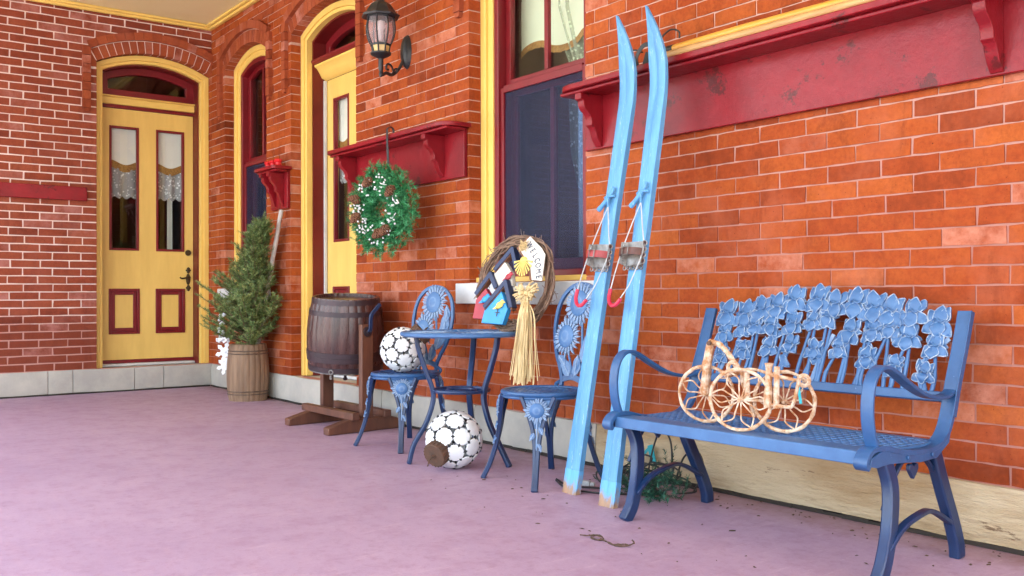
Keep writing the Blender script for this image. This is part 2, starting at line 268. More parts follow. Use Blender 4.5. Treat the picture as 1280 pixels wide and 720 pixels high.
# ------------------------------------------------------------ mesh builder
def frame(d, up=Vector((0, 0, 1))):
    """3x3 whose Z column is d"""
    d = Vector(d).normalized(); up = Vector(up)
    if abs(d.dot(up)) > .98: up = Vector((1, 0, 0)) if abs(d.x) < .9 else Vector((0, 1, 0))
    x = up.cross(d).normalized(); y = d.cross(x)
    return Matrix((x, y, d)).transposed()
class MB:
    def __init__(s): s.v = []; s.f = []; s.a = []; s.cur = 0.0
    def add(s, vs, fs):
        o = len(s.v); s.v += [Vector(p) for p in vs]
        for f in fs: s.f.append([i+o for i in f]); s.a.append(s.cur)
        return s
    def bx(s, x0, x1, y0, y1, z0, z1):
        return s.add([(x0, y0, z0), (x1, y0, z0), (x1, y1, z0), (x0, y1, z0), (x0, y0, z1), (x1, y0, z1), (x1, y1, z1), (x0, y1, z1)],
                     [(3, 2, 1, 0), (4, 5, 6, 7), (0, 1, 5, 4), (1, 2, 6, 5), (2, 3, 7, 6), (3, 0, 4, 7)])
    def obx(s, c, size, rot=None):
        rot = rot or Matrix.Identity(3); c = Vector(c); hx, hy, hz = [k/2 for k in size]
        vs = [c+rot@Vector((a*hx, b*hy, d*hz)) for d in (-1, 1) for a, b in ((-1, -1), (1, -1), (1, 1), (-1, 1))]
        return s.add(vs, [(3, 2, 1, 0), (4, 5, 6, 7), (0, 1, 5, 4), (1, 2, 6, 5), (2, 3, 7, 6), (3, 0, 4, 7)])
    def beam(s, a, b, w, h, up=(0, 0, 1)):
        a, b = Vector(a), Vector(b); return s.obx((a+b)/2, (w, h, (b-a).length), frame(b-a, up))
    def tube(s, path, r, n=8, sec=None, up=None, closed=False, caps=True):
        """round tube, or a bar when sec=(w,h): w sideways (t x up), h along up"""
        P = [Vector(p) for p in path]; k = len(P); rs = r if isinstance(r, (list, tuple)) else [r]*k
        T = []
        for i in range(k):
            a = P[i-1] if (i or closed) else P[i]; b = P[(i+1) % k] if (i < k-1 or closed) else P[i]
            d = (b-a); T.append(d.normalized() if d.length > 1e-9 else Vector((0, 0, 1)))
        nrm = Vector(up) if up is not None else (Vector((0, 0, 1)) if abs(T[0].z) < .9 else Vector((1, 0, 0)))
        rings = []
        for i in range(k):
            t = T[i]
            if up is not None: nrm = Vector(up)
            y = nrm-t*nrm.dot(t)
            if y.length < 1e-6: y = t.orthogonal()
            y.normalize(); x = y.cross(t); nrm = y
            q = rs[i]
            if sec: pts = [(-sec[0]/2*q, -sec[1]/2*q), (sec[0]/2*q, -sec[1]/2*q), (sec[0]/2*q, sec[1]/2*q), (-sec[0]/2*q, sec[1]/2*q)]
            else: pts = [(cos(2*pi*j/n)*q, sin(2*pi*j/n)*q) for j in range(n)]
            rings.append([P[i]+x*a+y*b for a, b in pts])
        m = len(rings[0]); vs = [p for rg in rings for p in rg]; fs = []
        for i in range(k if closed else k-1):
            for j in range(m):
                a = i*m+j; b = i*m+(j+1) % m; c = ((i+1) % k)*m+(j+1) % m; d = ((i+1) % k)*m+j
                fs.append((a, b, c, d))
        if caps and not closed: fs += [tuple(range(m))[::-1], tuple(range((k-1)*m, k*m))]
        return s.add(vs, fs)
    def lathe(s, prof, c=(0, 0, 0), rot=None, n=24, sx=1, sy=1):
        rot = rot or Matrix.Identity(3); c = Vector(c); vs = []; fs = []; m = len(prof)
        for i in range(n):
            a = 2*pi*i/n
            for (r, z) in prof: vs.append(c+rot@Vector((r*cos(a)*sx, r*sin(a)*sy, z)))
        for i in range(n):
            for j in range(m-1):
                a = i*m+j; b = ((i+1) % n)*m+j
                fs.append((a, b, b+1, a+1))
        return s.add(vs, fs)
    def ell(s, c, rad, rot=None, n=8, m=6):
        rot = rot or Matrix.Identity(3); c = Vector(c); vs = [c+rot@Vector((0, 0, -rad[2]))]
        for j in range(1, m):
            ph = -pi/2+pi*j/m
            for i in range(n):
                a = 2*pi*i/n; vs.append(c+rot@Vector((rad[0]*cos(ph)*cos(a), rad[1]*cos(ph)*sin(a), rad[2]*sin(ph))))
        vs.append(c+rot@Vector((0, 0, rad[2]))); fs = []
        for i in range(n):
            fs.append((0, 1+(i+1) % n, 1+i)); fs.append((len(vs)-1, 1+(m-2)*n+i, 1+(m-2)*n+(i+1) % n))
            for j in range(m-2):
                a = 1+j*n+i; b = 1+j*n+(i+1) % n; fs.append((a, b, b+n, a+n))
        return s.add(vs, fs)
    def torus(s, c, nrm, Rr, r, n=28, k=8, sx=1, sy=1, up=(0, 0, 1)):
        f = frame(nrm, up); c = Vector(c)
        return s.tube([c+f@Vector((Rr*cos(2*pi*i/n)*sx, Rr*sin(2*pi*i/n)*sy, 0)) for i in range(n)], r, k, up=nrm, closed=True)
    def prism(s, pts, d):
        """closed 3-D polygon extruded by vector d"""
        P = [Vector(p) for p in pts]; d = Vector(d); k = len(P)
        return s.add(P+[p+d for p in P], [tuple(range(k)), tuple(range(2*k-1, k-1, -1))]+[((i+1) % k, i, i+k, (i+1) % k+k) for i in range(k)])
    def build(s, name, m, parent=None, bevel=0, smooth=True, angle=40, fix=True, local=False):
        o0 = Vector((0, 0, 0))
        if parent is not None and not local: o0 = Vector(ORI[parent.name])
        me = D.meshes.new(name); me.from_pydata([tuple(p-o0) for p in s.v], [], s.f)
        at = me.attributes.new('rnd', 'FLOAT', 'FACE'); at.data.foreach_set('value', s.a)
        if fix:
            bm = bmesh.new(); bm.from_mesh(me); bmesh.ops.recalc_face_normals(bm, faces=bm.faces); bm.to_mesh(me); bm.free()
        me.materials.append(m)
        o = D.objects.new(name, me); COL.objects.link(o)
        if parent is not None: o.parent = parent; ORI[o.name] = ORI[parent.name]
        else: ORI[o.name] = (0, 0, 0)
        if bevel:
            b = o.modifiers.new('bevel', 'BEVEL'); b.width = bevel; b.segments = 2; b.limit_method = 'ANGLE'; b.angle_limit = radians(40)
        if smooth:
            for p in me.polygons: p.use_smooth = True
            me.set_sharp_from_angle(angle=radians(angle))
        return o
ORI = {}
def tag(o, label=None, cat=None, group=None, kind=None):
    if label: o['label'] = label
    if cat: o['category'] = cat
    if group: o['group'] = group
    if kind: o['kind'] = kind
    return o
def thing(name, loc, label, cat, group=None, rz=0):
    o = D.objects.new(name, None); COL.objects.link(o); o.location = loc; o.rotation_euler = (0, 0, rz); o.empty_display_size = .1
    ORI[o.name] = tuple(loc) if not rz else (0, 0, 0)
    return tag(o, label, cat, group)
def part_empty(name, parent):
    o = D.objects.new(name, None); COL.objects.link(o); o.parent = parent; ORI[o.name] = ORI[parent.name]; o.empty_display_size = .1; return o
def copy_tree(o, parent=None):
    c = o.copy(); COL.objects.link(c); c.parent = parent
    for ch in list(o.children): copy_tree(ch, c)
    return c
def spline(pts, n=8):
    """Catmull-Rom through pts"""
    P = [Vector(p) for p in pts]; P = [2*P[0]-P[1]]+P+[2*P[-1]-P[-2]]; out = []
    for i in range(1, len(P)-2):
        for k in range(n):
            t = k/n; a, b, c, d = P[i-1:i+3]
            out.append(.5*((2*b)+(c-a)*t+(2*a-5*b+4*c-d)*t*t+(3*b-a-3*c+d)*t**3))
    return out+[P[-2]]

# ============================================================ SETTING
g = MB(); g.add([(-400, -400, -.5), (400, -400, -.5), (400, 400, -.5), (-400, 400, -.5)], [(0, 1, 2, 3)])
tag(g.build('ground', M['ground'], smooth=False), kind='structure')
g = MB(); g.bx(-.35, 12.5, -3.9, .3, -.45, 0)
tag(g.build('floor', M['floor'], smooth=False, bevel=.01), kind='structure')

# ============================================================ THE HOUSE
house = thing('brick_house', (0, 0, 0), 'red brick house front with yellow arched doors and windows opening onto the porch', 'house')
fm = lambda s, d, z: Vector((s, d, z))          # front wall: s = x, depth goes +y
fe = lambda s, d, z: Vector((-d, s, z))         # end wall: s = y, depth goes -x
ZS, RISE, RING = 2.955, .13, .115
ZP, ZT = .212, 3.55
class Op:                                        # an arched opening
    def __init__(s, a, b, z0):
        s.a, s.b, s.z0 = a, b, z0; s.c = (a+b)/2; s.h = (b-a)/2
        s.R = (s.h**2+RISE**2)/(2*RISE); s.zc = ZS+RISE-s.R; s.Ro = s.R+RING; s.th = asin(s.h/s.R)
    def ext(s, x):
        return s.zc+sqrt(s.Ro**2-(x-s.c)**2) if abs(x-s.c) < s.Ro*sin(s.th)+.012 else -9
    def outline(s, inset, zb, n=14):
        """jamb foot, up, arch, down (left to right)"""
        h = s.h-inset; Ri = s.R-inset; th = asin(h/Ri); pts = [(s.c-h, zb)]
        for i in range(n+1):
            a = -th+2*th*i/n; pts.append((s.c+Ri*sin(a), s.zc+Ri*cos(a)))
        return pts+[(s.c+h, zb)]
def arch_ring(mb, f, op, i0, i1, zb0, zb1, d0, d1, sill=False):
    A = op.outline(i0, zb0); B = op.outline(i1, zb1); k = len(A); vs = []; fs = []
    for d in (d0, d1):
        vs += [f(s, d, z) for s, z in A]+[f(s, d, z) for s, z in B]
    for i in range(k-1 if not sill else k):
        j = (i+1) % k
        fs += [(i, j, k+j, k+i), (2*k+i, 3*k+i, 3*k+j, 2*k+j), (i, 2*k+i, 2*k+j, j), (k+i, k+j, 3*k+j, 3*k+i)]
    if not sill: fs += [(0, k, 3*k, 2*k), (k-1, 2*k-1+0, 4*k-1, 3*k-1)]
    mb.add(vs, fs)
def arch_fill(mb, f, op, inset, zb, d):
    A = op.outline(inset, zb); mb.add([f(s, d, z) for s, z in A], [tuple(range(len(A)))])
def wall_panel(mb, f, s0, s1, ops, d0, d1, mg=.003):
    """mortar backing with the arched openings cut out"""
    xs = s0
    for op in sorted(ops, key=lambda o: o.a):
        a, b = max(op.a-mg, s0), min(op.b+mg, s1)
        if a > xs+1e-4: quadbox(mb, f, xs, a, d0, d1, 0, ZT)
        if op.z0 > .05: quadbox(mb, f, a, b, d0, d1, 0, op.z0)
        n = 14; Rm = op.R+mg
        pts = [(a+(b-a)*i/n) for i in range(n+1)]; low = [op.zc+sqrt(max(0, Rm**2-(p-op.c)**2)) for p in pts]
        for i in range(n):
            p, q = pts[i], pts[i+1]
            mb.add([f(p, d0, low[i]), f(q, d0, low[i+1]), f(q, d0, ZT), f(p, d0, ZT), f(p, d1, low[i]), f(q, d1, low[i+1]), f(q, d1, ZT), f(p, d1, ZT)],
                   [(0, 1, 2, 3), (7, 6, 5, 4), (0, 4, 5, 1), (3, 2, 6, 7)])
        xs = b
    if xs < s1-1e-4: quadbox(mb, f, xs, s1, d0, d1, 0, ZT)
def quadbox(mb, f, s0, s1, d0, d1, z0, z1):
    mb.add([f(s0, d0, z0), f(s1, d0, z0), f(s1, d0, z1), f(s0, d0, z1), f(s0, d1, z0), f(s1, d1, z0), f(s1, d1, z1), f(s0, d1, z1)],
           [(0, 1, 2, 3), (7, 6, 5, 4), (0, 4, 5, 1), (3, 2, 6, 7), (1, 5, 6, 2), (0, 3, 7, 4)])
def bricks(mb, f, s0, s1, ops, L=.226, H=.0667, J=.0062, rv=.08, sills=()):
    row = 0; z = ZP+.004
    while z < ZT-.02:
        zt = z+H-J; off = (row % 2)*L/2+R(-.012, .012); ivs = [(s0, s1)]
        for op in ops:
            zlo = op.z0
            if z < ZS-.01 and zt > zlo:
                ivs = [p for (a, b) in ivs for p in ((a, min(b, op.a)), (max(a, op.b), b)) if p[1]-p[0] > .02]
        for (a, b, za, zb) in sills:
            if zt > za+.008 and z < zb-.008:
                ivs = [p for (x, y) in ivs for p in ((x, min(y, a)), (max(x, b), y)) if p[1]-p[0] > .02]
        for (a, b) in ivs:
            k = math.floor((a-off)/L); x = off+k*L; spans = []
            while x < b:
                p, q = max(x+J/2, a), min(x+L-J/2, b)
                if q-p > .004: spans.append([p, q])
                x += L
            if len(spans) > 1 and spans[0][1]-spans[0][0] < .05: spans[1][0] = a; spans.pop(0)
            if len(spans) > 1 and spans[-1][1]-spans[-1][0] < .05: spans[-2][1] = b; spans.pop()
            if spans and spans[0][0] > a and a > s0+.01: spans[0][0] = a
            if spans and spans[-1][1] < b and b < s1-.01: spans[-1][1] = b
            for p, q in spans:
                d0 = R(-.0015, .0015)-.004; mb.cur = min(1, max(0, random.gauss(.5, .17)))
                under = z > ZS-.08 and any(op.ext(p) > z+.002 or op.ext(q) > z+.002 for op in ops)
                j = lambda: R(-.0011, .0011)
                edge = (p <= a+1e-6 and a > s0+.01) or (q >= b-1e-6 and b < s1-.01)
                dd = rv if edge else .012
                if not under:
                    k3 = 5 if s1 > 5 and p > 2.8 else 2; ed = 0 if edge else 1
                    j = lambda: R(-.0016, .0016)
                    us = [i/(k3) for i in range(k3+1)]
                    e = [(p+(q-p)*u+(j() if 0 < u < 1 else ed*j()), z+j()) for u in us]+[(p+(q-p)*u+(j() if 0 < u < 1 else ed*j()), zt+j()) for u in us[::-1]]
                    cr = R(.002, .006); n_ = len(e); e[0] = (e[0][0]+R(0, .003)*ed, e[0][1]+R(0, .002)); e[n_-1] = (e[n_-1][0]+R(0, cr)*ed, e[n_-1][1]-R(0, cr*.6))
                    mb.add([f(s, d0+R(-.0006, .0006), h) for s, h in e]+[f(s, dd, h) for s, h in e],
                           [tuple(range(n_))]+[((i+1) % n_, i, i+n_, (i+1) % n_+n_) for i in range(n_)])
                else:
                    n = 8; ss = [p+(q-p)*i/n for i in range(n+1)]
                    lo = [min(zt, max([z]+[op.ext(s)+.004 for op in ops])) for s in ss]
                    for i in range(n):
                        if lo[i] > zt-.003 and lo[i+1] > zt-.003: continue
                        e = [(ss[i], lo[i]), (ss[i+1], lo[i+1]), (ss[i+1], zt), (ss[i], zt)]
                        mb.add([f(s, d0, h) for s, h in e]+[f(s, .012, h) for s, h in e], [(0, 1, 2, 3), (0, 4, 5, 1), (2, 6, 7, 3)])
        z += H; row += 1
def voussoirs(mb, f, op, n, s1=1e9):
    for i in range(n):
        a0 = -op.th+2*op.th*(i+.06)/n; a1 = -op.th+2*op.th*(i+.94)/n
        mb.cur = min(1, max(0, random.gauss(.45, .2)))
        e = [(op.c+r*sin(a), op.zc+r*cos(a)) for r, a in ((op.R, a0), (op.R, a1), (op.Ro-.006, a1), (op.Ro-.006, a0))]
        e = [(min(x, s1), z) for x, z in e]
        mb.add([f(s, -.004, h) for s, h in e]+[f(s, .08, h) for s, h in e],
               [(0, 1, 2, 3), (0, 4, 5, 1), (1, 5, 6, 2), (2, 6, 7, 3), (3, 7, 4, 0)])
def skewbacks(mb, f, op, s1=1e9):
    for sg in (-1, 1):
        xo = op.c+sg*(op.Ro*sin(op.th)+.012); xi = op.c+sg*op.h
        if max(xi, xo) > s1: continue
        mb.cur = .5; e = [(xi, ZS-.055), (xo, ZS-.055), (xo, op.zc+op.Ro*cos(op.th)), (xi, ZS-.004)]
        mb.add([f(s, -.002, h) for s, h in e]+[f(s, .08, h) for s, h in e], [(0, 1, 2, 3), (0, 4, 5, 1), (1, 5, 6, 2), (2, 6, 7, 3), (3, 7, 4, 0)])
def hood(f, op, zdrop, mrt, s1=1e9):
    mb = MB(); n = 15; Ra, Rb = op.Ro, op.Ro+.068; pr = -.036
    for i in range(n):
        a0 = -op.th+2*op.th*(i+.015)/n; a1 = -op.th+2*op.th*(i+.985)/n
        mb.cur = min(1, max(0, random.gauss(.45, .18)))
        e = [(op.c+r*sin(a), op.zc+r*cos(a)) for r, a in ((Ra, a0), (Ra, a1), (Rb, a1), (Rb, a0))]
        e = [(min(x, s1), z) for x, z in e]
        if e[1][0]-e[0][0] < .004: continue
        mb.add([f(s, pr, h) for s, h in e]+[f(s, 0, h) for s, h in e],
               [(0, 1, 2, 3), (0, 4, 5, 1), (1, 5, 6, 2), (2, 6, 7, 3), (3, 7, 4, 0), (4, 7, 6, 5)])
    for sg in (-1, 1):
        xi = op.c+sg*Ra*sin(op.th); xo = xi+sg*.068; zt = op.zc+Ra*cos(op.th)+.012; k = 7
        if max(xi, xo) > s1: continue
        for i in range(k):
            z0 = zdrop+(zt-zdrop)*(i+.03)/k; z1 = zdrop+(zt-zdrop)*(i+.97)/k; mb.cur = min(1, max(0, random.gauss(.45, .18)))
            quadbox(mb, f, min(xi, xo), max(xi, xo), pr, 0, z0, z1)
        quadbox(mb, f, min(xi, xo)+.012, max(xi, xo)-.012, pr+.006, 0, zdrop-.03, zdrop)
    return mb.build('hood_moulding', M['brick_arch'], house, smooth=False)

W1, D2, W3 = Op(.355, 1.315, .928), Op(1.81, 2.915, ZP), Op(4.328, 5.366, .928)
D1 = Op(-1.04, -.001, ZP)
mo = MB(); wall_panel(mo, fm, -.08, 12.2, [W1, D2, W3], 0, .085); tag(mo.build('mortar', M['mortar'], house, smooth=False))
mo = MB(); wall_panel(mo, fe, -4.2, 0, [D1], 0, .085); mo.build('mortar', M['mortar_end'], house, smooth=False)
b = MB(); bricks(b, fm, -.08, 12.2, [W1, D2, W3])
b.build('wall', M['brick'], house, smooth=False)
b = MB(); bricks(b, fe, -4.2, -.004, [D1], H=.0685, L=.232, J=.0095); b.build('wall', M['brick_end'], house, smooth=False)
for f_, op in ((fm, W1), (fm, D2), (fm, W3), (fe, D1)):
    b = MB(); voussoirs(b, f_, op, 17, 0 if op is D1 else 1e9); skewbacks(b, f_, op, 0 if op is D1 else 1e9); b.build('brick_arch', M['brick_arch'], house, smooth=False)
hood(fm, W1, 2.53, 0); hood(fm, D2, 2.53, 0); hood(fm, W3, 2.55, 0); hood(fe, D1, 2.52, 0, -.003)

# plinth: blocks with thin joints, a dark strip along the floor painted in as the gap's shadow
def plinth(name, f, cuts, m, z1=ZP, pr=-.026):
    mb = MB()
    for a, b_ in zip(cuts, cuts[1:]):
        n = max(2, int((b_-a)/.12)); k = 4
        gx = [a+.003+(b_-a-.006)*i/n for i in range(n+1)]; gz = [.012+(z1-.012)*j/k for j in range(k+1)]
        d = [[pr+R(-.004, .004)+(.006 if j in (0, k) else 0)+(.004 if i in (0, n) else 0) for j in range(k+1)] for i in range(n+1)]
        vs = [f(gx[i], d[i][j], gz[j]+(R(-.004, .003) if j == k else R(0, .006) if j == 0 else 0)) for i in range(n+1) for j in range(k+1)]
        fs = [(i*(k+1)+j, (i+1)*(k+1)+j, (i+1)*(k+1)+j+1, i*(k+1)+j+1) for i in range(n) for j in range(k)]
        base = len(vs); vs += [f(gx[i], .075, z1-.002) for i in range(n+1)]+[f(gx[i], .0, .012) for i in range(n+1)]
        fs += [(i*(k+1)+k, (i+1)*(k+1)+k, base+i+1, base+i) for i in range(n)]
        fs += [(i*(k+1), base+n+1+i, base+n+2+i, (i+1)*(k+1)) for i in range(n)]
        for i in (0, n):
            vs.append(f(gx[i], .075, .012)); fs.append([i*(k+1)+j for j in range(k+1)]+[base+i, len(vs)-1])
        mb.add(vs, fs)
    return mb.build(name, m, house, angle=50)
plinth('stone_plinth', fm, [.027, .62, 1.5, 2.4, 3.3], M['stone_grey'])
plinth('stone_plinth', fm, [3.3, 4.4, 5.45], M['stone_grey'])
tag(plinth('stone_plinth', fm, [5.45, 8.35, 10.4, 12.2], M['stone']), 'yellowish stained sandstone base course under the bench')
plinth('stone_plinth', fe, [-4.2, -3.3, -2.6, -2.1, -1.44, -1.24, -.72, -.46, .0], M['stone_grey'])
b = MB(); b.bx(.36, 1.31, .0, .3, ZP-.1, ZP-.02); b.bx(-.34, -.03, -1.03, -.01, .1, ZP-.004); b.bx(1.82, 2.9, .03, .33, .1, ZP-.004)
b.build('door_step', M['stone_grey'], house, bevel=.006)
b = MB(); x = .03  # dark strips standing in for the shadow in the gap under the plinth
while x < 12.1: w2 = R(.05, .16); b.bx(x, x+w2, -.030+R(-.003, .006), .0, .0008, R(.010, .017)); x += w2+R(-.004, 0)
tag(b.build('gap_shadow', M['dark'], house, smooth=False))
b = MB(); b.bx(.0, .029, -4.1, -.03, .0008, .013); b.build('gap_shadow', M['dark'], house, smooth=False)
for a, c in ((.215, 1.40), (4.215, 5.47)):
    b = MB(); b.bx(a, c, -.03, .12, .802, .924); b.build('window_sill', M['sill'], house, bevel=.006)

# ceiling with trim, porch beam, interior rooms
ceil = MB(); ceil.bx(-.3, 12.4, -3.95, .2, 3.43, 3.62); ceil = ceil.build('porch_ceiling', M['ceil'], house, smooth=False)
b = MB(); b.bx(.01, 12.3, -.045, -.008, 3.385, 3.429); b.bx(.01, 12.3, -.075, -.045, 3.405, 3.429)
b.bx(.008, .045, -3.9, -.046, 3.385, 3.428); b.bx(.045, .075, -3.9, -.076, 3.405, 3.428)
b.build('ceiling_trim', M['yellow'], ceil, bevel=.006)
b = MB(); b.bx(-.3, 12.4, -3.98, -3.86, 3.30, 3.43); b.build('porch_beam', M['fascia'], house, bevel=.01)
b = MB()
for x in (.2, 4.0, 8.2, 12.2): b.bx(x-.08, x+.08, -3.95, -3.79, 0, 3.13)
def room(x0, x1, y0, y1, z0, z1, skip):
    mb = MB(); V = [(x0, y0, z0), (x1, y0, z0), (x1, y1, z0), (x0, y1, z0), (x0, y0, z1), (x1, y0, z1), (x1, y1, z1), (x0, y1, z1)]
    fs = {'b': (0, 1, 2, 3), 't': (4, 7, 6, 5), 's': (0, 4, 5, 1), 'e': (1, 5, 6, 2), 'n': (2, 6, 7, 3), 'w': (3, 7, 4, 0)}
    mb.add(V, [v for k, v in fs.items() if k != skip]); return mb.build('interior_room', M['interior'], house, smooth=False, fix=False)
room(-.06, 8.2, .34, 3.4, .1, 3.6, 's'); room(-3.2, -.34, -2.4, .32, .1, 3.6, 'e')
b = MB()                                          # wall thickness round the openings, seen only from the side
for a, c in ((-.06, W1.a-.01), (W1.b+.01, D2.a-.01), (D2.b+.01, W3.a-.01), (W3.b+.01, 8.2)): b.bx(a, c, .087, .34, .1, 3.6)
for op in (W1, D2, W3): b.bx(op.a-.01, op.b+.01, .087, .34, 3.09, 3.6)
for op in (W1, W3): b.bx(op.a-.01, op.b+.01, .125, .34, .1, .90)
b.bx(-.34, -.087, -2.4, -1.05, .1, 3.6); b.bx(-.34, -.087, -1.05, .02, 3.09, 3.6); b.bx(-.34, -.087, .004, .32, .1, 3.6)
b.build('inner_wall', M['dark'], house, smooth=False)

# ------------------------------------------------------------ doors and windows
def casing(f, op, zb, parent, w_=.10):
    mb = MB(); arch_ring(mb, f, op, .001, w_*.62, zb, zb, .08, .15); arch_ring(mb, f, op, w_*.62, w_, zb, zb, .096, .15)
    return mb.build('casing', M['yellow'], parent, bevel=.004)
def pane_curtain(f, s0, s1, d, zt, zband, zlace, parent):
    """shade, scalloped gold band and lace valance hung inside one door pane"""
    n = 26; mb = MB(); gd = MB(); lc = MB()
    ph = R(0, 3)
    for i in range(n):
        q = [(s0+(s1-s0)*(i+k)/n) for k in (0, 1)]
        wv = [d+.012*sin(26*x*2+ph) for x in q]; sc = [.022*sin((x-s0)/(s1-s0)*pi*2.0+ph) for x in q]
        la = [.028*abs(sin((x-s0)/(s1-s0)*pi*4)) for x in q]
        mb.add([f(q[0], d-.004, zband+sc[0]+.01), f(q[1], d-.004, zband+sc[1]+.01), f(q[1], d-.004, zt), f(q[0], d-.004, zt)], [(0, 1, 2, 3)])
        gd.add([f(q[0], d-.010, zband-.045+sc[0]), f(q[1], d-.010, zband-.045+sc[1]), f(q[1], d-.010, zband+.025+sc[1]), f(q[0], d-.010, zband+.025+sc[0])], [(0, 1, 2, 3)])
        lc.add([f(q[0], wv[0], zlace-la[0]), f(q[1], wv[1], zlace-la[1]), f(q[1], wv[1], zband-.03+sc[1]), f(q[0], wv[0], zband-.03+sc[0])], [(0, 1, 2, 3)])
    return mb, gd, lc
def arched_door(f, op, label, cat_lab):
    dr = part_empty('door', house); tag(dr, label)
    iw = .075; z0 = ZP
    casing(f, op, z0, dr, iw)
    # jamb: red lining from the casing back to the leaf
    mb = MB(); arch_ring(mb, f, op, iw-.004, iw+.012, z0, z0, .15, .34); mb.build('jamb', M['jamb'], dr)
    dl = .27; a, c = op.a+iw+.012, op.b-iw-.012; W_ = c-a; cx = (a+c)/2
    zb, zt = .268, 2.60
    gl = [(cx-.345, cx-.078), (cx+.078, cx+.345)]; gz = (1.283, 2.44); pz = (.505, .928)
    mb = MB(); q = lambda s0, s1, z0_, z1_, d0=dl, d1=dl+.045: quadbox(mb, f, s0, s1, d0, d1, z0_, z1_)
    q(a+.003, gl[0][0], zb, zt); q(gl[1][1], c-.003, zb, zt); q(gl[0][1], gl[1][0], zb, zt)
    for (s0, s1) in gl:
        q(s0, s1, gz[1], zt); q(s0, s1, pz[1], gz[0]); q(s0, s1, zb, pz[0])
    leaf = mb.build('leaf', M['door_yellow'], dr, bevel=0)
    for (s0, s1) in gl:
        mb = MB(); t_ = .022
        for (x0, x1, y0, y1) in ((s0, s0+t_, gz[0], gz[1]), (s1-t_, s1, gz[0], gz[1]), (s0+t_, s1-t_, gz[1]-t_, gz[1]), (s0+t_, s1-t_, gz[0], gz[0]+t_)):
            quadbox(mb, f, x0, x1, dl-.006, dl+.03, y0, y1)
        mb.build('glazing_bead', M['red'], dr, bevel=.004)
        mb = MB(); mb.add([f(s0+t_, dl+.018, gz[0]+t_), f(s1-t_, dl+.018, gz[0]+t_), f(s1-t_, dl+.018, gz[1]-t_), f(s0+t_, dl+.018, gz[1]-t_)], [(0, 1, 2, 3)])
        mb.build('pane', M['glass'], dr, smooth=False)
        sh, gd, lc = pane_curtain(f, s0-.01, s1+.01, dl+.055, gz[1]+.02, 2.07+R(-.01, .02), 1.79+R(-.02, .02), dr)
        sh.build('shade', M['white_shade'], dr); gd.build('fringe', M['gold'], dr); lc.build('lace_valance', M['lace'], dr)
        # raised panel: red moulding round a yellow field
        mb = MB(); t_ = .058
        for k, (ins, dep) in enumerate(((0, -.012), (.024, .0))):
            tt = .024 if k == 0 else t_-.024
            x0, x1, y0, y1 = s0-.005+ins, s1+.005-ins, pz[0]+ins, pz[1]-ins
            for (p0, p1, r0, r1) in ((x0, x0+tt, y0, y1), (x1-tt, x1, y0, y1), (x0+tt, x1-tt, y1-tt, y1), (x0+tt, x1-tt, y0, y0+tt)):
                quadbox(mb, f, p0, p1, dl+dep, dl+.03, r0, r1)
        mb.build('panel_moulding', M['red'], dr, bevel=.004)
        mb = MB(); quadbox(mb, f, s0+t_-.006, s1-t_+.006, dl+.012, dl+.04, pz[0]+t_-.006, pz[1]-t_+.006); mb.build('panel', M['door_yellow'], dr)
    # bottom rail, threshold
    mb = MB(); quadbox(mb, f, a, c, dl-.008, dl+.04, .236, .266); mb.build('weather_strip', M['red'], dr, bevel=.003)
    mb = MB(); quadbox(mb, f, a, c, dl-.05, dl+.06, ZP-.002, .234); mb.build('threshold', M['sill'], dr, bevel=.006)
    # transom: bar, red frame, dark arched light
    tr = MB(); quadbox(tr, f, a-.01, c+.01, dl-.03, dl+.05, 2.635, 2.700); quadbox(tr, f, a-.01, c+.01, dl-.05, dl+.05, 2.700, 2.714); tr.build('transom_bar', M['yellow'], dr, bevel=.006)
    tr = MB(); quadbox(tr, f, a-.01, c+.01, dl-.012, dl+.05, 2.603, 2.634)
    zi = 2.715; k = 14
    A = op.outline(iw+.004, zi, k); 
    hi_ = op.h-iw-.085; Rr = op.R-iw-.075; th = asin(hi_/Rr); B = [(op.c-hi_, zi+.062)]+[(op.c+Rr*sin(-th+2*th*i/k), op.zc+Rr*cos(-th+2*th*i/k)) for i in range(k+1)]+[(op.c+hi_, zi+.062)]
    n = len(A); vs = [f(s, dl-.01, z) for s, z in A+B]+[f(s, dl+.04, z) for s, z in A+B]
    fs = []
    for i in range(n):
        j = (i+1) % n; fs += [(i, j, n+j, n+i), (n+i, n+j, 3*n+j, 3*n+i), (2*n+i, 3*n+i, 3*n+j, 2*n+j)]
    tr.add(vs, fs); tr.build('transom_frame', M['red'], dr, bevel=.004)
    tr = MB(); tr.add([f(s, dl+.02, z) for s, z in B], [tuple(range(n))]); tr.build('transom_light', M['glass'], dr, smooth=False)
    return dr, a, c, dl
dr1, a1, c1, dl1 = arched_door(fe, D1, 'yellow double glazed door at the end of the porch, with black lever handle', 0)
# handle plate and deadbolt of the end door
hb = MB(); hy = c1-.05; hx = -dl1+.0
hb.lathe([(0, .022), (.022, .02), (.028, .008), (.030, 0)], (hx, hy, 1.275), frame((1, 0, 0)), 18); hb.build('deadbolt', M['brass'], dr1)
hb = MB()
hb.lathe([(0, .010), (.018, .008), (.022, 0)], (hx, hy, 1.02), frame((1, 0, 0)), 14, 1, 2.6)
for dz in (-.10, .10, -.072, .072): hb.ell((hx+.005, hy, 1.02+dz), (.008, .016, .016))
for dz in (-.085, .085):
    hb.ell((hx+.005, hy-.016, 1.02+dz), (.006, .010, .010)); hb.ell((hx+.005, hy+.016, 1.02+dz), (.006, .010, .010))
hb.tube(spline([(hx+.01, hy, 1.035), (hx+.05, hy, 1.037), (hx+.055, hy-.03, 1.034), (hx+.052, hy-.075, 1.026), (hx+.052, hy-.095, 1.036)], 5), .008, 8)
hb.build('handle', M['brass'], dr1)
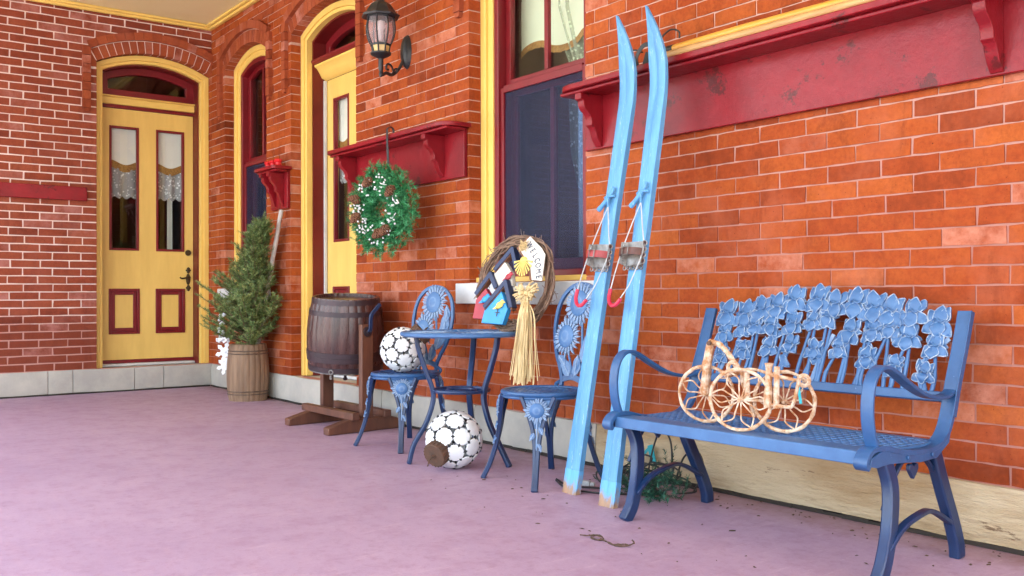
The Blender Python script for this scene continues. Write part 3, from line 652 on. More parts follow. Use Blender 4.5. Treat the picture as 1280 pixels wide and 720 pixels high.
mb = MB()                                        # pale side curtains seen through the right pane of the end door
for s0, s1 in ((-.455, -.385), (-.30, -.25)):
    P = [[Vector((-.40-.012*sin(i*1.3), s0+(s1-s0)*i/14, z)) for i in range(15)] for z in (1.0, 1.95)]
    mb.add(P[0]+P[1], [(i, i+1, i+16, i+15) for i in range(14)])
mb.build('curtain', M['white_shade'], dr1)
dr2, a2, c2, dl2 = arched_door(fm, D2, 'yellow door set deep in a dark red jamb beside the lantern', 0)
b = MB(); b.bx(a2-.004, a2+.014, dl2-.03, dl2-.004, .24, 2.6); b.build('weather_seal', M['sill'], dr2, bevel=.003)
# profiled cornice over the second door and a candle shaped lamp behind the light
b = MB(); prof = [(.265, 2.60), (.225, 2.62), (.205, 2.655), (.18, 2.69), (.16, 2.70), (.16, 2.716), (.265, 2.716)]
b.prism([(a2-.008, y, z) for y, z in prof], (c2-a2+.016, 0, 0)); b.build('cornice', M['yellow'], dr2, bevel=.003)
b = MB(); prof = [(.265, 2.717), (.155, 2.717), (.135, 2.735), (.135, 2.752), (.265, 2.76)]
b.prism([(a2-.009, y, z) for y, z in prof], (c2-a2+.018, 0, 0)); b.build('cornice_cap', M['red'], dr2, bevel=.003)

def arched_window(f, op, label):
    wn = part_empty('window', house); tag(wn, label); zb = .957; iw = .10
    mb = MB(); arch_ring(mb, f, op, .001, .05, .926, .926, .08, .15); arch_ring(mb, f, op, .05, iw, .926, .926, .098, .15); mb.build('casing', M['yellow'], wn, bevel=.004)
    mb = MB(); quadbox(mb, f, op.a+.002, op.b-.002, .04, .15, .926, .957); mb.build('wood_sill', M['yellow'], wn, bevel=.005)
    mb = MB(); arch_ring(mb, f, op, iw+.001, iw+.04, zb, zb, .108, .24); mb.build('frame', M['red'], wn, bevel=.004)
    zm = 2.07; k = iw+.04
    # upper sash: arched, with a centre glazing bar
    mb = MB(); A = op.outline(k, zm); B = op.outline(k+.045, zm+.05); n = len(A)
    vs = [f(s, .165, z) for s, z in A+B]+[f(s, .20, z) for s, z in A+B]; fs = []
    for i in range(n):
        j = (i+1) % n; fs += [(i, j, n+j, n+i), (n+i, n+j, 3*n+j, 3*n+i), (2*n+i, 3*n+i, 3*n+j, 2*n+j), (i, 2*n+i, 2*n+j, j)]
    mb.add(vs, fs); quadbox(mb, f, op.c-.016, op.c+.016, .163, .19, zm+.05, ZS+.02); mb.build('upper_sash', M['red'], wn, bevel=.003)
    mb = MB(); arch_fill(mb, f, op, k+.04, zm+.04, .185); mb.build('pane', M['glass'], wn, smooth=False)
    # lower sash with centre bar and its screen in front
    a, c = op.a+k, op.b-k; mb = MB()
    for (x0, x1, z0, z1) in ((a, a+.045, zb, zm), (c-.045, c, zb, zm), (a+.045, c-.045, zm-.045, zm), (a+.045, c-.045, zb, zb+.10), (op.c-.016, op.c+.016, zb+.1, zm-.045)):
        quadbox(mb, f, x0, x1, .205, .24, z0, z1)
    mb.build('lower_sash', M['red'], wn, bevel=.003)
    mb = MB(); quadbox(mb, f, a+.04, c-.04, .221, .224, zb+.09, zm-.04); mb.build('pane', M['glass'], wn, smooth=False)
    mb = MB(); t_ = .03
    for (x0, x1, z0, z1) in ((a, a+t_, zb, zm), (c-t_, c, zb, zm), (a+t_, c-t_, zm-t_, zm+.012), (a+t_, c-t_, zb, zb+.035)):
        quadbox(mb, f, x0, x1, .125, .15, z0, z1)
    mb.build('screen_frame', M['red'], wn, bevel=.003)
    mb = MB(); mb.add([f(a+t_, .138, zb+.035), f(c-t_, .138, zb+.035), f(c-t_, .138, zm-t_), f(a+t_, .138, zm-t_)], [(0, 1, 2, 3)]); mb.build('insect_screen', M['screen'], wn, smooth=False)
    return wn
arched_window(fm, W1, 'narrow arched window between the two yellow doors')
arched_window(fm, W3, 'large arched window beside the skis, shade above and dark screen below')
def roller_shade(op, zlow, label):
    o = thing('window_shade', (op.c, .30, 3.1), label, 'window shade')
    mb = MB(); gd = MB(); n = 48; s0, s1 = op.a+.12, op.b-.12
    for i in range(n):
        q = [s0+(s1-s0)*(i+k)/n for k in (0, 1)]; sc = [.035*math.copysign(abs(sin((x-s0)/(s1-s0)*pi*3))**.6, sin((x-s0)/(s1-s0)*pi*3)) for x in q]
        mb.add([(q[0], .30, zlow+sc[0]), (q[1], .30, zlow+sc[1]), (q[1], .30, 2.62), (q[0], .30, 2.62)], [(0, 1, 2, 3)])
        mb.add([(q[0], .303, 2.60), (q[1], .303, 2.60), (q[1], .303, 3.07), (q[0], .303, 3.07)], [(0, 1, 2, 3)])
        gd.add([(q[0], .297, zlow-.035+sc[0]+R(-.006, .006)), (q[1], .297, zlow-.035+sc[1]), (q[1], .297, zlow+.006+sc[1]), (q[0], .297, zlow+.006+sc[0])], [(0, 1, 2, 3)])
    mb.build('cloth', M['shade'], o); gd.build('fringe', M['gold'], o)
roller_shade(W3, 2.31, 'pale green roller shade with scalloped gold fringe in the large window')
# lace curtain drawn to the right of the large window
mb = MB(); n = 40; rows = [(3.0, 4.70, 5.20), (2.5, 4.70, 5.20), (2.32, 4.78, 5.20), (2.12, 4.88, 5.20), (1.9, 4.86, 5.20), (1.65, 4.87, 5.20), (1.45, 4.93, 5.20)]
P = []
for (z, x0, x1) in rows:
    P.append([Vector((x0+(x1-x0)*i/n, .315+.022*sin(i*1.05+z)+.01*sin(i*.37), z+.02*sin(i*.8))) for i in range(n+1)])
mb.add([p for rw in P for p in rw], [(j*(n+1)+i, j*(n+1)+i+1, (j+1)*(n+1)+i+1, (j+1)*(n+1)+i) for j in range(len(rows)-1) for i in range(n)])
tag(mb.build('lace_curtain', M['lace_green']), 'gathered pale green lace curtain at the right side of the large window', 'curtain')

# ============================================================ THINGS ON THE WALLS
def corbel(mb, x0, x1, top, h, dp, y0=0.0):
    """scrolled bracket under a shelf: profile in (y, z), extruded along x"""
    pr = [(0, 0), (-dp, 0), (-dp, -.03), (-dp+.018, -.036), (-dp+.018, -.055), (-dp*.80, -.075), (-dp*.58, -.10), (-dp*.50, -.125), (-dp*.50, -.15),
          (-dp*.36, -.165), (-dp*.30, -.19), (-dp*.22, -.215), (-dp*.10, -h+.012), (-dp*.04, -h), (0, -h)]
    mb.prism([(x0, y0+y, top+z) for y, z in pr], (x1-x0, 0, 0))
def ledge_board(mb, x0, x1, z0, z1, dp, rl, rr):
    pts = [(x0, -.003), (x1, -.003)]
    for i in range(7): a = pi/2*i/6; pts.append((x1-rr+rr*cos(a), -dp+rr-rr*sin(a)))
    for i in range(7): a = pi/2*i/6; pts.append((x0+rl-rl*sin(a), -dp+rl-rl*cos(a)))
    mb.prism([(x, y, z0) for x, y in pts], (0, 0, z1-z0))
def wall_shelf(x0, x1, zb, zt, dp, corb, label, m, group, ex=.03, rl=.05, rr=.05, ch=.25, cd_=.14):
    o = thing('wall_shelf', ((x0+x1)/2, 0, zb), label, 'wall shelf', group)
    mb = MB(); mb.bx(x0, x1, -.032, -.006, zb, zt-.028); mb.build('backboard', m, o, bevel=.004)
    mb = MB(); ledge_board(mb, x0-ex, x1+ex, zt-.027, zt, dp, rl, rr); mb.build('ledge', m, o, bevel=.004)
    mb = MB(); mb.bx(x0-ex*.5, x1+ex*.5, -dp+.028, -.033, zt-.044, zt-.028)
    if m is M['shelf']: mb.build('ledge_moulding', m, o, bevel=.005)
    for cx in corb:
        mb = MB(); corbel(mb, cx-.022, cx+.022, zt-.045, ch, cd_, -.033); mb.build('bracket', m, o, bevel=.003)
    return o
SG = 'dark red shelves fixed to the brick wall'
wall_shelf(5.39, 8.6, 1.572, 1.875, .20, (5.50, 7.44, 8.3), 'long dark red wall shelf above the blue bench', M['shelf'], SG, .05, .12, .02)
wall_shelf(2.86, 4.315, 1.556, 1.872, .20, (2.95, 4.08), 'shorter red wall shelf under the lantern with the green wreath hung from it', M['shelf'], SG, .04, .05, .10)
wall_shelf(1.47, 1.80, 1.56, 1.895, .17, (1.56, 1.71), 'tiny red bracket shelf above the potted spruce', M['shelf'], SG, .03, .03, .03, .27, .13)
mb = MB()
for dx in (-.10, 0, .10):
    mb.lathe([(0, .062), (.020, .060), (.030, .055), (.034, .04), (.026, .03), (.026, .012), (.034, .0), (0, 0)], (1.66+dx, -.09, 1.8955), None, 12)
tag(mb.build('candle_cup', M['plastic_red']), 'glossy red trinkets on top of the tiny bracket shelf', 'ornament')
mb = MB(); mb.bx(.004, .034, -4.1, -1.125, 1.697, 1.818)
tag(mb.build('wall_board', M['shelf'], bevel=.004), 'plain dark red horizontal board on the brick wall left of the end door', 'board')

# lantern
L0 = Vector((3.72, -.255, 2.36)); o = thing('wall_lantern', (3.62, 0, 2.33), 'black wall lantern with rounded frosted glass panes on a scroll arm', 'lantern')
mb = MB(); mb.lathe([(0, .035), (.035, .032), (.048, .02), (.055, .0)], (3.625, -.005, 2.44), frame((0, -1, 0), (0, 0, 1)), 16, 1, 2.05); mb.build('wall_plate', M['iron'], o)
mb = MB(); mb.tube(spline([(3.625, -.03, 2.39), (3.628, -.075, 2.315), (3.65, -.135, 2.27), (3.69, -.20, 2.265), (3.715, -.245, 2.245), L0+Vector((0, 0, -.06))], 6), [.011]*31, 8)
mb.tube(spline([(3.65, -.12, 2.285), (3.665, -.15, 2.325), (3.675, -.185, 2.325), (3.675, -.19, 2.295), (3.668, -.17, 2.295)], 5), .007, 6)
mb.tube(spline([(3.655, -.135, 2.275), (3.66, -.12, 2.305), (3.655, -.10, 2.31), (3.65, -.10, 2.29)], 5), .006, 6)
mb.build('scroll_arm', M['iron'], o)
mb = MB(); mb.lathe([(0, -.135), (.010, -.13), (.014, -.115), (.009, -.10), (.016, -.085), (.016, -.02), (.03, -.012), (.055, 0), (.066, .008), (.066, .018), (.05, .022), (0, .022)], L0, None, 16); mb.build('base', M['iron'], o)
gp = [(.058, .062), (.072, .085), (.084, .115), (.091, .15), (.092, .18), (.088, .21), (.080, .238)]
mb = MB(); mb.lathe(gp, L0, None, 8); mb.build('glass_panes', M['lamp_glass'], o, angle=20)
mb = MB()
for k in range(8):
    a = 2*pi*k/8; mb.tube([L0+Vector(((r+.001)*cos(a), (r+.001)*sin(a), z)) for r, z in [(.052, .02)]+gp], .0055, 6)
mb.lathe([(.052, .056), (.067, .060), (.069, .070), (.056, .072)], L0, None, 8)
mb.lathe([(.076, .232), (.092, .232), (.092, .244), (.076, .244)], L0, None, 8)
mb.build('cage', M['iron'], o)
mb = MB()
mb.lathe([(.049, .022), (.060, .060)], L0, None, 8); mb.build('lower_panes', M['amber'], o, angle=20)
mb = MB(); mb.lathe([(.120, .240), (.124, .250), (.100, .268), (.086, .290), (.066, .318), (.040, .336), (.026, .345), (.026, .362), (.017, .372), (.026, .388), (.020, .404), (.009, .42), (.007, .455), (.002, .475), (0, .476)], L0, None, 8)
mb.lathe([(0, .245), (.120, .240)], L0, None, 8); mb.build('roof', M['iron'], o, angle=25)
mb = MB(); mb.lathe([(0, .09), (.018, .09), (.018, .16), (.03, .18), (.026, .215), (0, .225)], L0, None, 12); mb.build('bulb', M['snow_white'], o)

# ------------------------------------------------------------ needles
def needles(mb, a, b, n, ln, wd, spread=.9, jitter=.15, droop=0):
    """short blades standing round the line a-b"""
    a, b = Vector(a), Vector(b); t = (b-a).normalized(); e1 = t.orthogonal().normalized(); e2 = t.cross(e1)
    for i in range(n):
        p = a.lerp(b, R(0, 1)); an = R(0, 2*pi); q = e1*cos(an)+e2*sin(an)
        d = (t*R(.35, 1.0)+q*spread*R(.5, 1.1)+Vector((0, 0, -droop))).normalized()*ln*R(.7, 1.2); s = d.cross(q)
        if s.length < 1e-6: continue
        s = s.normalized()*wd/2; mb.cur = R(0, 1)
        mb.add([p-s, p+s, p+s*.5+d*.75, p+d, p-s*.5+d*.75], [(0, 1, 2, 3, 4)])
# evergreen wreath on the shelf front
WC = Vector((3.775, -.262, 1.385)); wf = frame((.22, -.97, 0)); WR = .178
o = thing('evergreen_wreath', WC, 'round green tinsel wreath with white berries and brown cones hung from the red shelf', 'wreath')
mb = MB(); wp = lambda a, r, d=0: WC+wf@Vector((r*cos(a), r*sin(a), d))
for i in range(1350):
    a = R(0, 2*pi); r = WR+max(-.115, min(.09, random.gauss(-.008, .062))); p = wp(a, r, R(-.03, .05))
    d = wf@Vector((cos(a)*R(-.6, 1), sin(a)*R(-.6, 1), R(-.2, .8)))+wf@Vector((-sin(a), cos(a), 0))*R(-1, 1); d.normalize()
    needles(mb, p, p+d*R(.03, .07), 24, .028, .0036, 1.1)
mb.build('greenery', M['tinsel'], o, smooth=False, fix=False)
mb = MB(); mb.torus(WC, wf@Vector((0, 0, 1)), WR, .022, 36, 8); mb.build('wreath_ring', M['garland'], o)
for a0 in (1.25, 2.1, .35, 5.9, 3.9, 4.6, 5.3, 3.1):
    mb = MB()
    for k in range(15):
        mb.ell(wp(a0+R(-.3, .3), WR+R(-.075, .04), R(.06, .10)), (.0066, .0066, .0066), None, 7, 5)
    mb.tube([wp(a0-.2, WR-.01, .06), wp(a0, WR-.015, .075), wp(a0+.2, WR-.01, .06)], .003, 5); mb.build('berry_spray', M['berry'], o)
for a0, rr in ((1.9, 0), (2.75, .01), (5.35, -.01), (4.95, -.02), (.6, 0), (3.4, 0)):
    mb = MB(); p = wp(a0, WR+rr, .092); ax = wf@Vector((R(-1, 1), R(-1, 1), .3)); f3 = frame(ax)
    for j in range(6):
        rr_ = .028*(1-abs(j-2)/5.0)
        for k in range(7):
            an = 2*pi*k/7+j*.45; q = f3@Vector((rr_*cos(an), rr_*sin(an), (j-2.5)*.012)); mb.ell(p+q, (.008, .008, .005), f3, 6, 4)
    mb.ell(p, (.020, .020, .045), f3, 8, 6); mb.build('pine_cone', M['cone'], o)
mb = MB(); hk = [(3.725, -.165, 1.876), (3.725, -.205, 1.880), (3.725, -.214, 1.868), (3.728, -.214, 1.80), (3.74, -.216, 1.70), (3.75, -.222, 1.60), (3.755, -.235, 1.575), (3.755, -.25, 1.585)]
hk = [(3.725, -.168, 1.877), (3.725, -.17, 1.905), (3.725, -.19, 1.918), (3.725, -.212, 1.905)]+hk[2:]
mb.tube(spline(hk, 4), 1, sec=(.022, .0025), up=(0, -.7, .7))
tag(mb.build('wreath_hanger', M['black'], smooth=False), 'black metal strap hook over the shelf edge holding the green wreath', 'hook')

# poles and strap lying on the long shelf
for i, (y0, y1, z, m, lab) in enumerate(((-.172, -.160, 1.893, 'bamboo', 'tan bamboo pole lying along the front of the long red shelf'), (-.146, -.130, 1.922, 'pole_orange', 'orange varnished pole lying on the long red shelf behind the tan one'))):
    a, b_ = Vector((6.02+.05*i, y0, z)), Vector((8.3, y1, z)); mb = MB()
    pth = [a.lerp(b_, k/30)+Vector((0, 0, 0 if i == 0 else .004*sin(k*.3))) for k in range(31)]
    mb.tube(pth, [.017+(.0016 if (k % 6 == 3 and i == 0) else 0)+R(-.0004, .0004) for k in range(31)], 10)
    o = thing('ski_pole', a, lab, 'pole'); mb.build('shaft', M[m], o)
    mb = MB(); mb.tube([a+Vector((-.012, 0, 0)), a+Vector((.035, 0, 0))], [.0195, .019], 10); mb.build('grip', M['black'], o)
mb = MB(); mb.tube(spline([(5.86, -.12, 1.883), (5.88, -.15, 1.93), (5.93, -.15, 1.975), (5.98, -.13, 1.955), (5.99, -.11, 1.90), (5.95, -.14, 1.882), (5.90, -.10, 1.884)], 6), 1, sec=(.020, .003), up=(0, 1, .2))
mb.tube(spline([(6.02, -.16, 1.885), (6.04, -.17, 1.96), (6.10, -.17, 2.0), (6.15, -.165, 1.985), (6.155, -.165, 1.955)], 6), .0042, 6)
mb.tube(spline([(5.84, -.13, 1.884), (5.83, -.15, 1.93), (5.86, -.15, 1.965), (5.90, -.13, 1.95)], 6), .004, 6)
mb.obx((5.955, -.13, 1.905), (.06, .05, .055), frame((.3, .1, 1)))
tag(mb.build('pole_strap', M['black'], bevel=.003), 'black straps and basket at the near end of the poles on the shelf', 'strap')

# ============================================================ SKIS
def ski(name, base, tc, label):
    """leaning board: straight to the shelf edge, tip curling out; base centre, centre at shelf height"""
    b0, b1 = Vector(base), Vector(tc); up = (b1-b0).normalized(); wd = Vector((1, 0, 0)); wd = (wd-up*wd.dot(up)).normalized(); nr = wd.cross(up).normalized()
    if nr.y > 0: nr = -nr
    Lg = (b1-b0).length; o = thing('ski', base, label, 'ski', 'pair of old blue wooden skis leaning on the shelf')
    P = lambda s, a, d: b0+up*s+wd*a+nr*d
    # outline along the length: (s, half width, thickness, out-bend)
    st = []
    for i in range(47):
        s = .105+i*(Lg+.25-.105)/46; t = s/(Lg+.25)
        hw = .0455-.007*sin(min(1, t*1.15)*pi); 
        if s > Lg+.02: k = (s-Lg-.02)/.23; hw = .0465*(1-k**1.8)+.002
        be = 0 if s < Lg-.12 else .125*((s-Lg+.12)/.37)**2.0
        th = .026 if s < Lg-.3 else .026-.014*min(1, (s-Lg+.3)/.5)
        st.append((s, hw, th, be))
    def shell(mb, st):
        vs = []; fs = []
        for s, hw, th, be in st:
            vs += [P(s, -hw, be), P(s, -hw*.80, be+.0045), P(s, -hw*.10, be+.0050), P(s, 0, be+.0025), P(s, hw*.10, be+.0050), P(s, hw*.80, be+.0045), P(s, hw, be), P(s, hw, be-th), P(s, -hw, be-th)]
        for i in range(len(st)-1):
            for j in range(9): a = i*9+j; b_ = i*9+(j+1) % 9; fs.append((a, b_, b_+9, a+9))
        fs += [tuple(range(9)), tuple(range(len(vs)-9, len(vs)))]
        return mb.add(vs, fs)
    mb = shell(MB(), st); mb.build('board', M['ski'], o, bevel=.002, angle=30)
    mb = shell(MB(), [(.0, .044, .026, 0), (.05, .0455, .026, 0), (.1045, .0455, .026, 0)]); mb.build('worn_tail', M['ski_tail'], o, angle=30)
    return o, P, Lg
def binding(o, P, s0, toe_mat):
    f = lambda s, a, d: P(s, a, d)
    # steel toe plate with ears, toe strap, buckle
    mb = MB()
    for a in (-1, 1):
        for k in range(4):
            c = f(s0-.038+.025*k, a*.060, .022); mb.torus(c, f(0, 0, 1)-f(0, 0, 0)+(f(0, a, 0)-f(0, 0, 0))*.6, .0095, .0028, 12, 5)
    for k in range(5): mb.torus(f(s0-.062, -.048+.024*k, .014), f(0, 0, 1)-f(0, 0, 0), .009, .0028, 12, 5)
    for a in (-1, 1): mb.prism([f(s0-.055, a*.045, .005), f(s0+.05, a*.047, .005), f(s0+.045, a*.062, .035), f(s0-.045, a*.062, .035)], (f(0, a*.003, 0)-f(0, 0, 0)))
    mb.prism([f(s0-.06, -.05, .005), f(s0+.05, -.05, .005), f(s0+.05, .05, .005), f(s0-.06, .05, .005)], f(0, 0, .004)-f(0, 0, 0))
    mb.build('toe_iron', M['steel'], o)
    mb = MB(); mb.tube([f(s0, a, d) for a, d in ((-.066, .02), (-.058, .045), (-.03, .058), (0, .060), (.03, .055), (.05, .04), (.056, .02))], 1, sec=(.030, .005), up=f(0, 0, 1)-f(0, 0, 0))
    mb.build('toe_strap', toe_mat, o)
    mb = MB()
    q = [f(s0-.016, -.02, .067), f(s0-.016, .012, .067), f(s0+.016, .012, .067), f(s0+.016, -.02, .067)]; mb.tube(q, .003, 5, closed=True); mb.build('buckle', M['steel'], o)
    # cable from the front throw down round the heel
    mb = MB(); ft = f(s0+.215, .004, .018)
    for a in (-1, 1):
        pts = [ft, f(s0+.11, a*.034, .022), f(s0+.01, a*.062, .028), f(s0-.09, a*.058-.012, .045)]
        if a < 0: pts += [f(s0-.165, -.070, .058)]
        else: pts += [f(s0-.15, .035, .06), f(s0-.20, .008, .07)]
        mb.tube(spline(pts, 5), .0027, 6)
    mb.build('cable', M['cable_white'], o)
    mb = MB(); mb.tube(spline([f(s0-.160, -.070, .058), f(s0-.20, -.066, .064), f(s0-.228, -.045, .068), f(s0-.228, -.015, .070), f(s0-.205, .010, .070)], 5), .008, 8); mb.build('heel_spring', M['hot_red'], o)
    mb = MB(); mb.tube(spline([f(s0+.20, -.05, .022), f(s0+.235, -.012, .024), f(s0+.275, .018, .022), f(s0+.30, .022, .016)], 4), [.011, .012, .010, .010, .010, .010, .010, .010, .009, .009, .009, .008, .007][:13], 8)
    mb.tube(spline([f(s0+.255, -.025, .018), f(s0+.26, .01, .030), f(s0+.262, .035, .016)], 4), .006, 6)
    mb.tube(spline([f(s0+.215, .004, .018), f(s0+.24, .01, .03), f(s0+.255, .006, .024)], 4), .005, 6)
    mb.build('front_throw', M['ski'], o)
o1, P1, Lg1 = ski('ski', (5.862, -.55, 0), (5.945, -.262, 1.80), 'left blue ski of the pair, red leather toe strap on its binding'); binding(o1, P1, 1.035, M['leather_red'])
o2, P2, Lg2 = ski('ski', (6.147, -.60, 0), (6.13, -.262, 1.80), 'right blue ski of the pair, brown leather toe strap on its binding'); binding(o2, P2, 1.04, M['leather'])

# ============================================================ BENCH
XL, XR = 6.28, 7.365
o = thing('garden_bench', ((XL+XR)/2, -.45, 0), 'blue cast metal garden bench with an openwork iris flower back', 'bench')
BI, BL = M['blue_iron'], M['blue_leg']
# seat: front lip, lattice, rear rail
mb = MB(); x0, x1 = XL+.012, XR-.012; n = 24
for (yy0, yy1, z0, z1) in ((-.685, -.672, .343, .384), (-.672, -.595, .366, .384), (-.285, -.25, .360, .378)):
    mb.bx(x0, x1, yy0, yy1, z0, z1)
ny, nx = 9, 34
for j in range(ny):
    y = -.59+.30*j/(ny-1); mb.bx(x0, x1, y-.006, y+.006, .366, .3795)
for i in range(nx+1):
    x = x0+(x1-x0)*i/nx; mb.bx(x-.007, x+.007, -.5945, -.286, .3665, .3785)
mb.build('seat', M['blue_panel'], o, bevel=.003)
def end_frame(X, s):
    mb = MB(); up = (1, 0, 0)
    prof = [(-.700, .338), (-.712, .352), (-.703, .372), (-.675, .390), (-.62, .392), (-.54, .374), (-.44, .362), (-.34, .364), (-.27, .392), (-.228, .455), (-.196, .55), (-.150, .665), (-.105, .792)]
    mb.tube(spline([(X, y, z) for y, z in prof], 5), 1, sec=(.016, .046), up=up)
    # deep web under the scroll
    lo = [(-.700, .345), (-.66, .338), (-.60, .343), (-.52, .338), (-.42, .330), (-.33, .334), (-.255, .375)]
    hi = [(-.235, .44), (-.27, .39), (-.34, .362), (-.44, .360), (-.54, .372), (-.62, .39), (-.69, .37)]
    mb.prism([(X+s*.014, y, z) for y, z in lo+hi], (s*.008, 0, 0))
    # raised rim of the upright
    mb.tube(spline([(X+s*.024, y, z) for y, z in prof[9:]], 5), 1, sec=(.024, .005), up=up)
    for y, z in ((-.50, .352), (-.36, .348)): mb.ell((X+s*.025, y, z), (.004, .008, .008))
    return mb.build('end_frame', BI, o, bevel=.003)
def arm(X):
    mb = MB(); pr = [(-.652, .392), (-.672, .45), (-.678, .52), (-.664, .585), (-.632, .622), (-.590, .630), (-.54, .612), (-.46, .570), (-.38, .536), (-.30, .520), (-.24, .522), (-.205, .536)]
    mb.tube(spline([(X, y, z) for y, z in pr], 5), 1, sec=(.013, .042), up=(1, 0, 0)); return mb.build('armrest', BI, o, bevel=.004)
def legs(X, xf, xb):
    a = Vector
    for nm, pr in (('front', [(X, -.595, .352), (X+(xf-X)*.3, -.580, .27), (X+(xf-X)*.6, -.606, .16), (xf, -.665, .06), (xf, -.705, 0)]), ('rear', [(X, -.315, .35), (X+(xb-X)*.4, -.285, .25), (X+(xb-X)*.8, -.235, .12), (xb, -.214, .05), (xb, -.208, 0)])):
        mb = MB(); mb.tube(spline(pr, 6), 1, sec=(.046, .036), up=(1, 0, 0)); mb.build('leg', BL, o, bevel=.006)
    mb = MB(); xm = (X*.4+xf*.6)
    mb.tube(spline([(xf, -.645, .095), (xf, -.57, .150), (xf, -.47, .178), (xb, -.36, .170), (xb, -.245, .115)], 6), 1, sec=(.014, .026), up=(1, 0, 0)); mb.build('stretcher', BL, o, bevel=.003)
    mb = MB(); mb.tube(spline([(X, -.598, .20), (X, -.560, .27), (X, -.50, .335), (X, -.455, .335)], 5), 1, sec=(.011, .016), up=(1, 0, 0))
    mb.tube(spline([(X, -.262, .20), (X, -.31, .28), (X, -.37, .335), (X, -.42, .335)], 5), 1, sec=(.011, .016), up=(1, 0, 0))
    mb.prism([(X-.007, y-.437, z+.305) for y, z in ((0, -.028), (.014, -.012), (.026, .004), (.024, .018), (.012, .022), (0, .012), (-.012, .022), (-.024, .018), (-.026, .004), (-.014, -.012))], (.014, 0, 0))
    mb.build('brace', BL, o, bevel=.002)
for X, s, xf, xb in ((XL, -1, 6.365, 6.335), (XR, 1, 7.405, 7.385)):
    end_frame(X, s); arm(X); legs(X, xf, xb)
# back: lower rail, then irises and stems as one openwork casting
e_t = Vector((0, .095, .282)).normalized(); e_n = Vector((0, -e_t.z, e_t.y)); Bo = Vector((0, -.198, .512))
BP = lambda x, t, d=0: Bo+Vector((x, 0, 0))+e_t*t+e_n*d
brot = Matrix((Vector((1, 0, 0)), e_n, e_t)).transposed()
mb = MB(); mb.beam(BP(XL+.008, 0), BP(XR-.008, 0), .034, .02, e_n); mb.build('back_rail', BI, o, bevel=.004)
mb = MB(); rs = random.Random(5)
def petal(c, an, ln, w, d=.012, th=.011, curl=.0):
    """ruffled cut-metal lobe lying in the panel plane, pointing at angle an (0 = up)"""
    x, t = c; dx, dt = sin(an), cos(an); nx_, nt_ = dt, -dx; k = 9; A = []; Bk = []
    q1, q2 = rs.uniform(0, 6), rs.uniform(0, 6)
    for i in range(k+1):
        u = i/k; h = (sin(pi*min(1, u**.8))**.75)*w*.55+.002; zz = d*.6+curl*.05*u+.004*sin(pi*u)
        A.append((x+dx*ln*u+nx_*h*(1+.13*sin(9*u+q1)), t+dt*ln*u+nt_*h*(1+.13*sin(9*u+q1)), zz+.004*sin(7*u+q2)))
        Bk.append((x+dx*ln*u-nx_*h*(1+.13*sin(8*u+q2)), t+dt*ln*u-nt_*h*(1+.13*sin(8*u+q2)), zz+.004*sin(6*u+q1)))
    C_ = [(x+dx*ln*i/k, t+dt*ln*i/k, d*.6+.004*sin(pi*i/k)+(.004 if i % k else 0)) for i in range(k+1)]
    fr = [BP(*p) for p in A]+[BP(*p) for p in C_]+[BP(*p) for p in Bk]; m_ = k+1; bk = [p-e_n*.008 for p in fr]; K = 3*m_; fs = []
    for i in range(k):
        for r0, r1 in ((0, m_), (m_, 2*m_)): fs += [(r0+i, r0+i+1, r1+i+1, r1+i), (K+r0+i, K+r1+i, K+r1+i+1, K+r0+i+1)]
        fs += [(i, K+i, K+i+1, i+1), (2*m_+i, 2*m_+i+1, K+2*m_+i+1, K+2*m_+i)]
    mb.add(fr+bk, fs); mb.cur = 1.0
    ol = [p+e_n*.001 for p in fr[:m_]+fr[2*m_:][::-1]]; mb.tube(ol, .0019, 5, up=e_n, closed=True); mb.cur = 0.0
def iris(x, t, k):
    j = lambda a: rs.uniform(-a, a)
    petal((x, t-.008), j(.15), .086*k, .050*k, .016); petal((x-.004, t-.004), -.50+j(.15), .080*k, .036*k, .006); petal((x+.004, t-.004), .50+j(.15), .080*k, .036*k, .010)
    petal((x, t+.006), pi+j(.25), .070*k, .054*k, .022); petal((x, t), 2.25+j(.25), .078*k, .044*k, .014); petal((x, t), -2.25+j(.25), .078*k, .044*k, .012); petal((x, t), 1.55*rs.choice((-1, 1))+j(.3), .06*k, .026*k, .002)
    mb.tube(spline([BP(x-.026*k, t+.004, .018), BP(x-.010*k, t+.016*k, .024), BP(x+.012*k, t+.002, .024), BP(x+.026*k, t+.012*k, .018)], 4), .0028, 6)
def stem(x0, x1, t1, wv=.012):
    s = rs.uniform(-wv, wv); mb.tube(spline([BP(x0, -.005, .0), BP(x0+(x1-x0)*.4+s, t1*.4, .002), BP(x1, t1, .004)], 6), [.0075]*7+[.006]*6, 7)
for NT, tb, ar, k0, sp in ((12, .250, .068, .84, .014), (12, .170, .066, .70, .026), (9, .090, .042, .62, .030)):
    for i in range(NT):
        u = (i+.5)/NT; x = XL+.045+(XR-XL-.09)*u+rs.uniform(-.016, .016); t = tb+ar*sin(pi*u)**.8+rs.uniform(-sp, sp)
        iris(x, t, k0*rs.uniform(.92, 1.08)); stem(x+rs.uniform(-.05, .02), x, t)
for i in range(9):                                      # single leaves and buds between
    u = (i+.5)/9; x = XL+.06+(XR-XL-.12)*u; t = rs.uniform(.06, .20)
    petal((x, t), rs.uniform(-1.2, 1.2), rs.uniform(.05, .08), rs.uniform(.020, .032), rs.uniform(0, .010))
for i in range(5):
    x = XL+.10+(XR-XL-.2)*i/4; mb.tube(spline([BP(x, 0, 0), BP(x+rs.uniform(-.03, .03), .1, .004), BP(x+rs.uniform(-.07, .07), .2, 0)], 6), 1, sec=(.016, .005), up=e_n)
mb.build('iris_back', M['blue_panel'], o, angle=35)

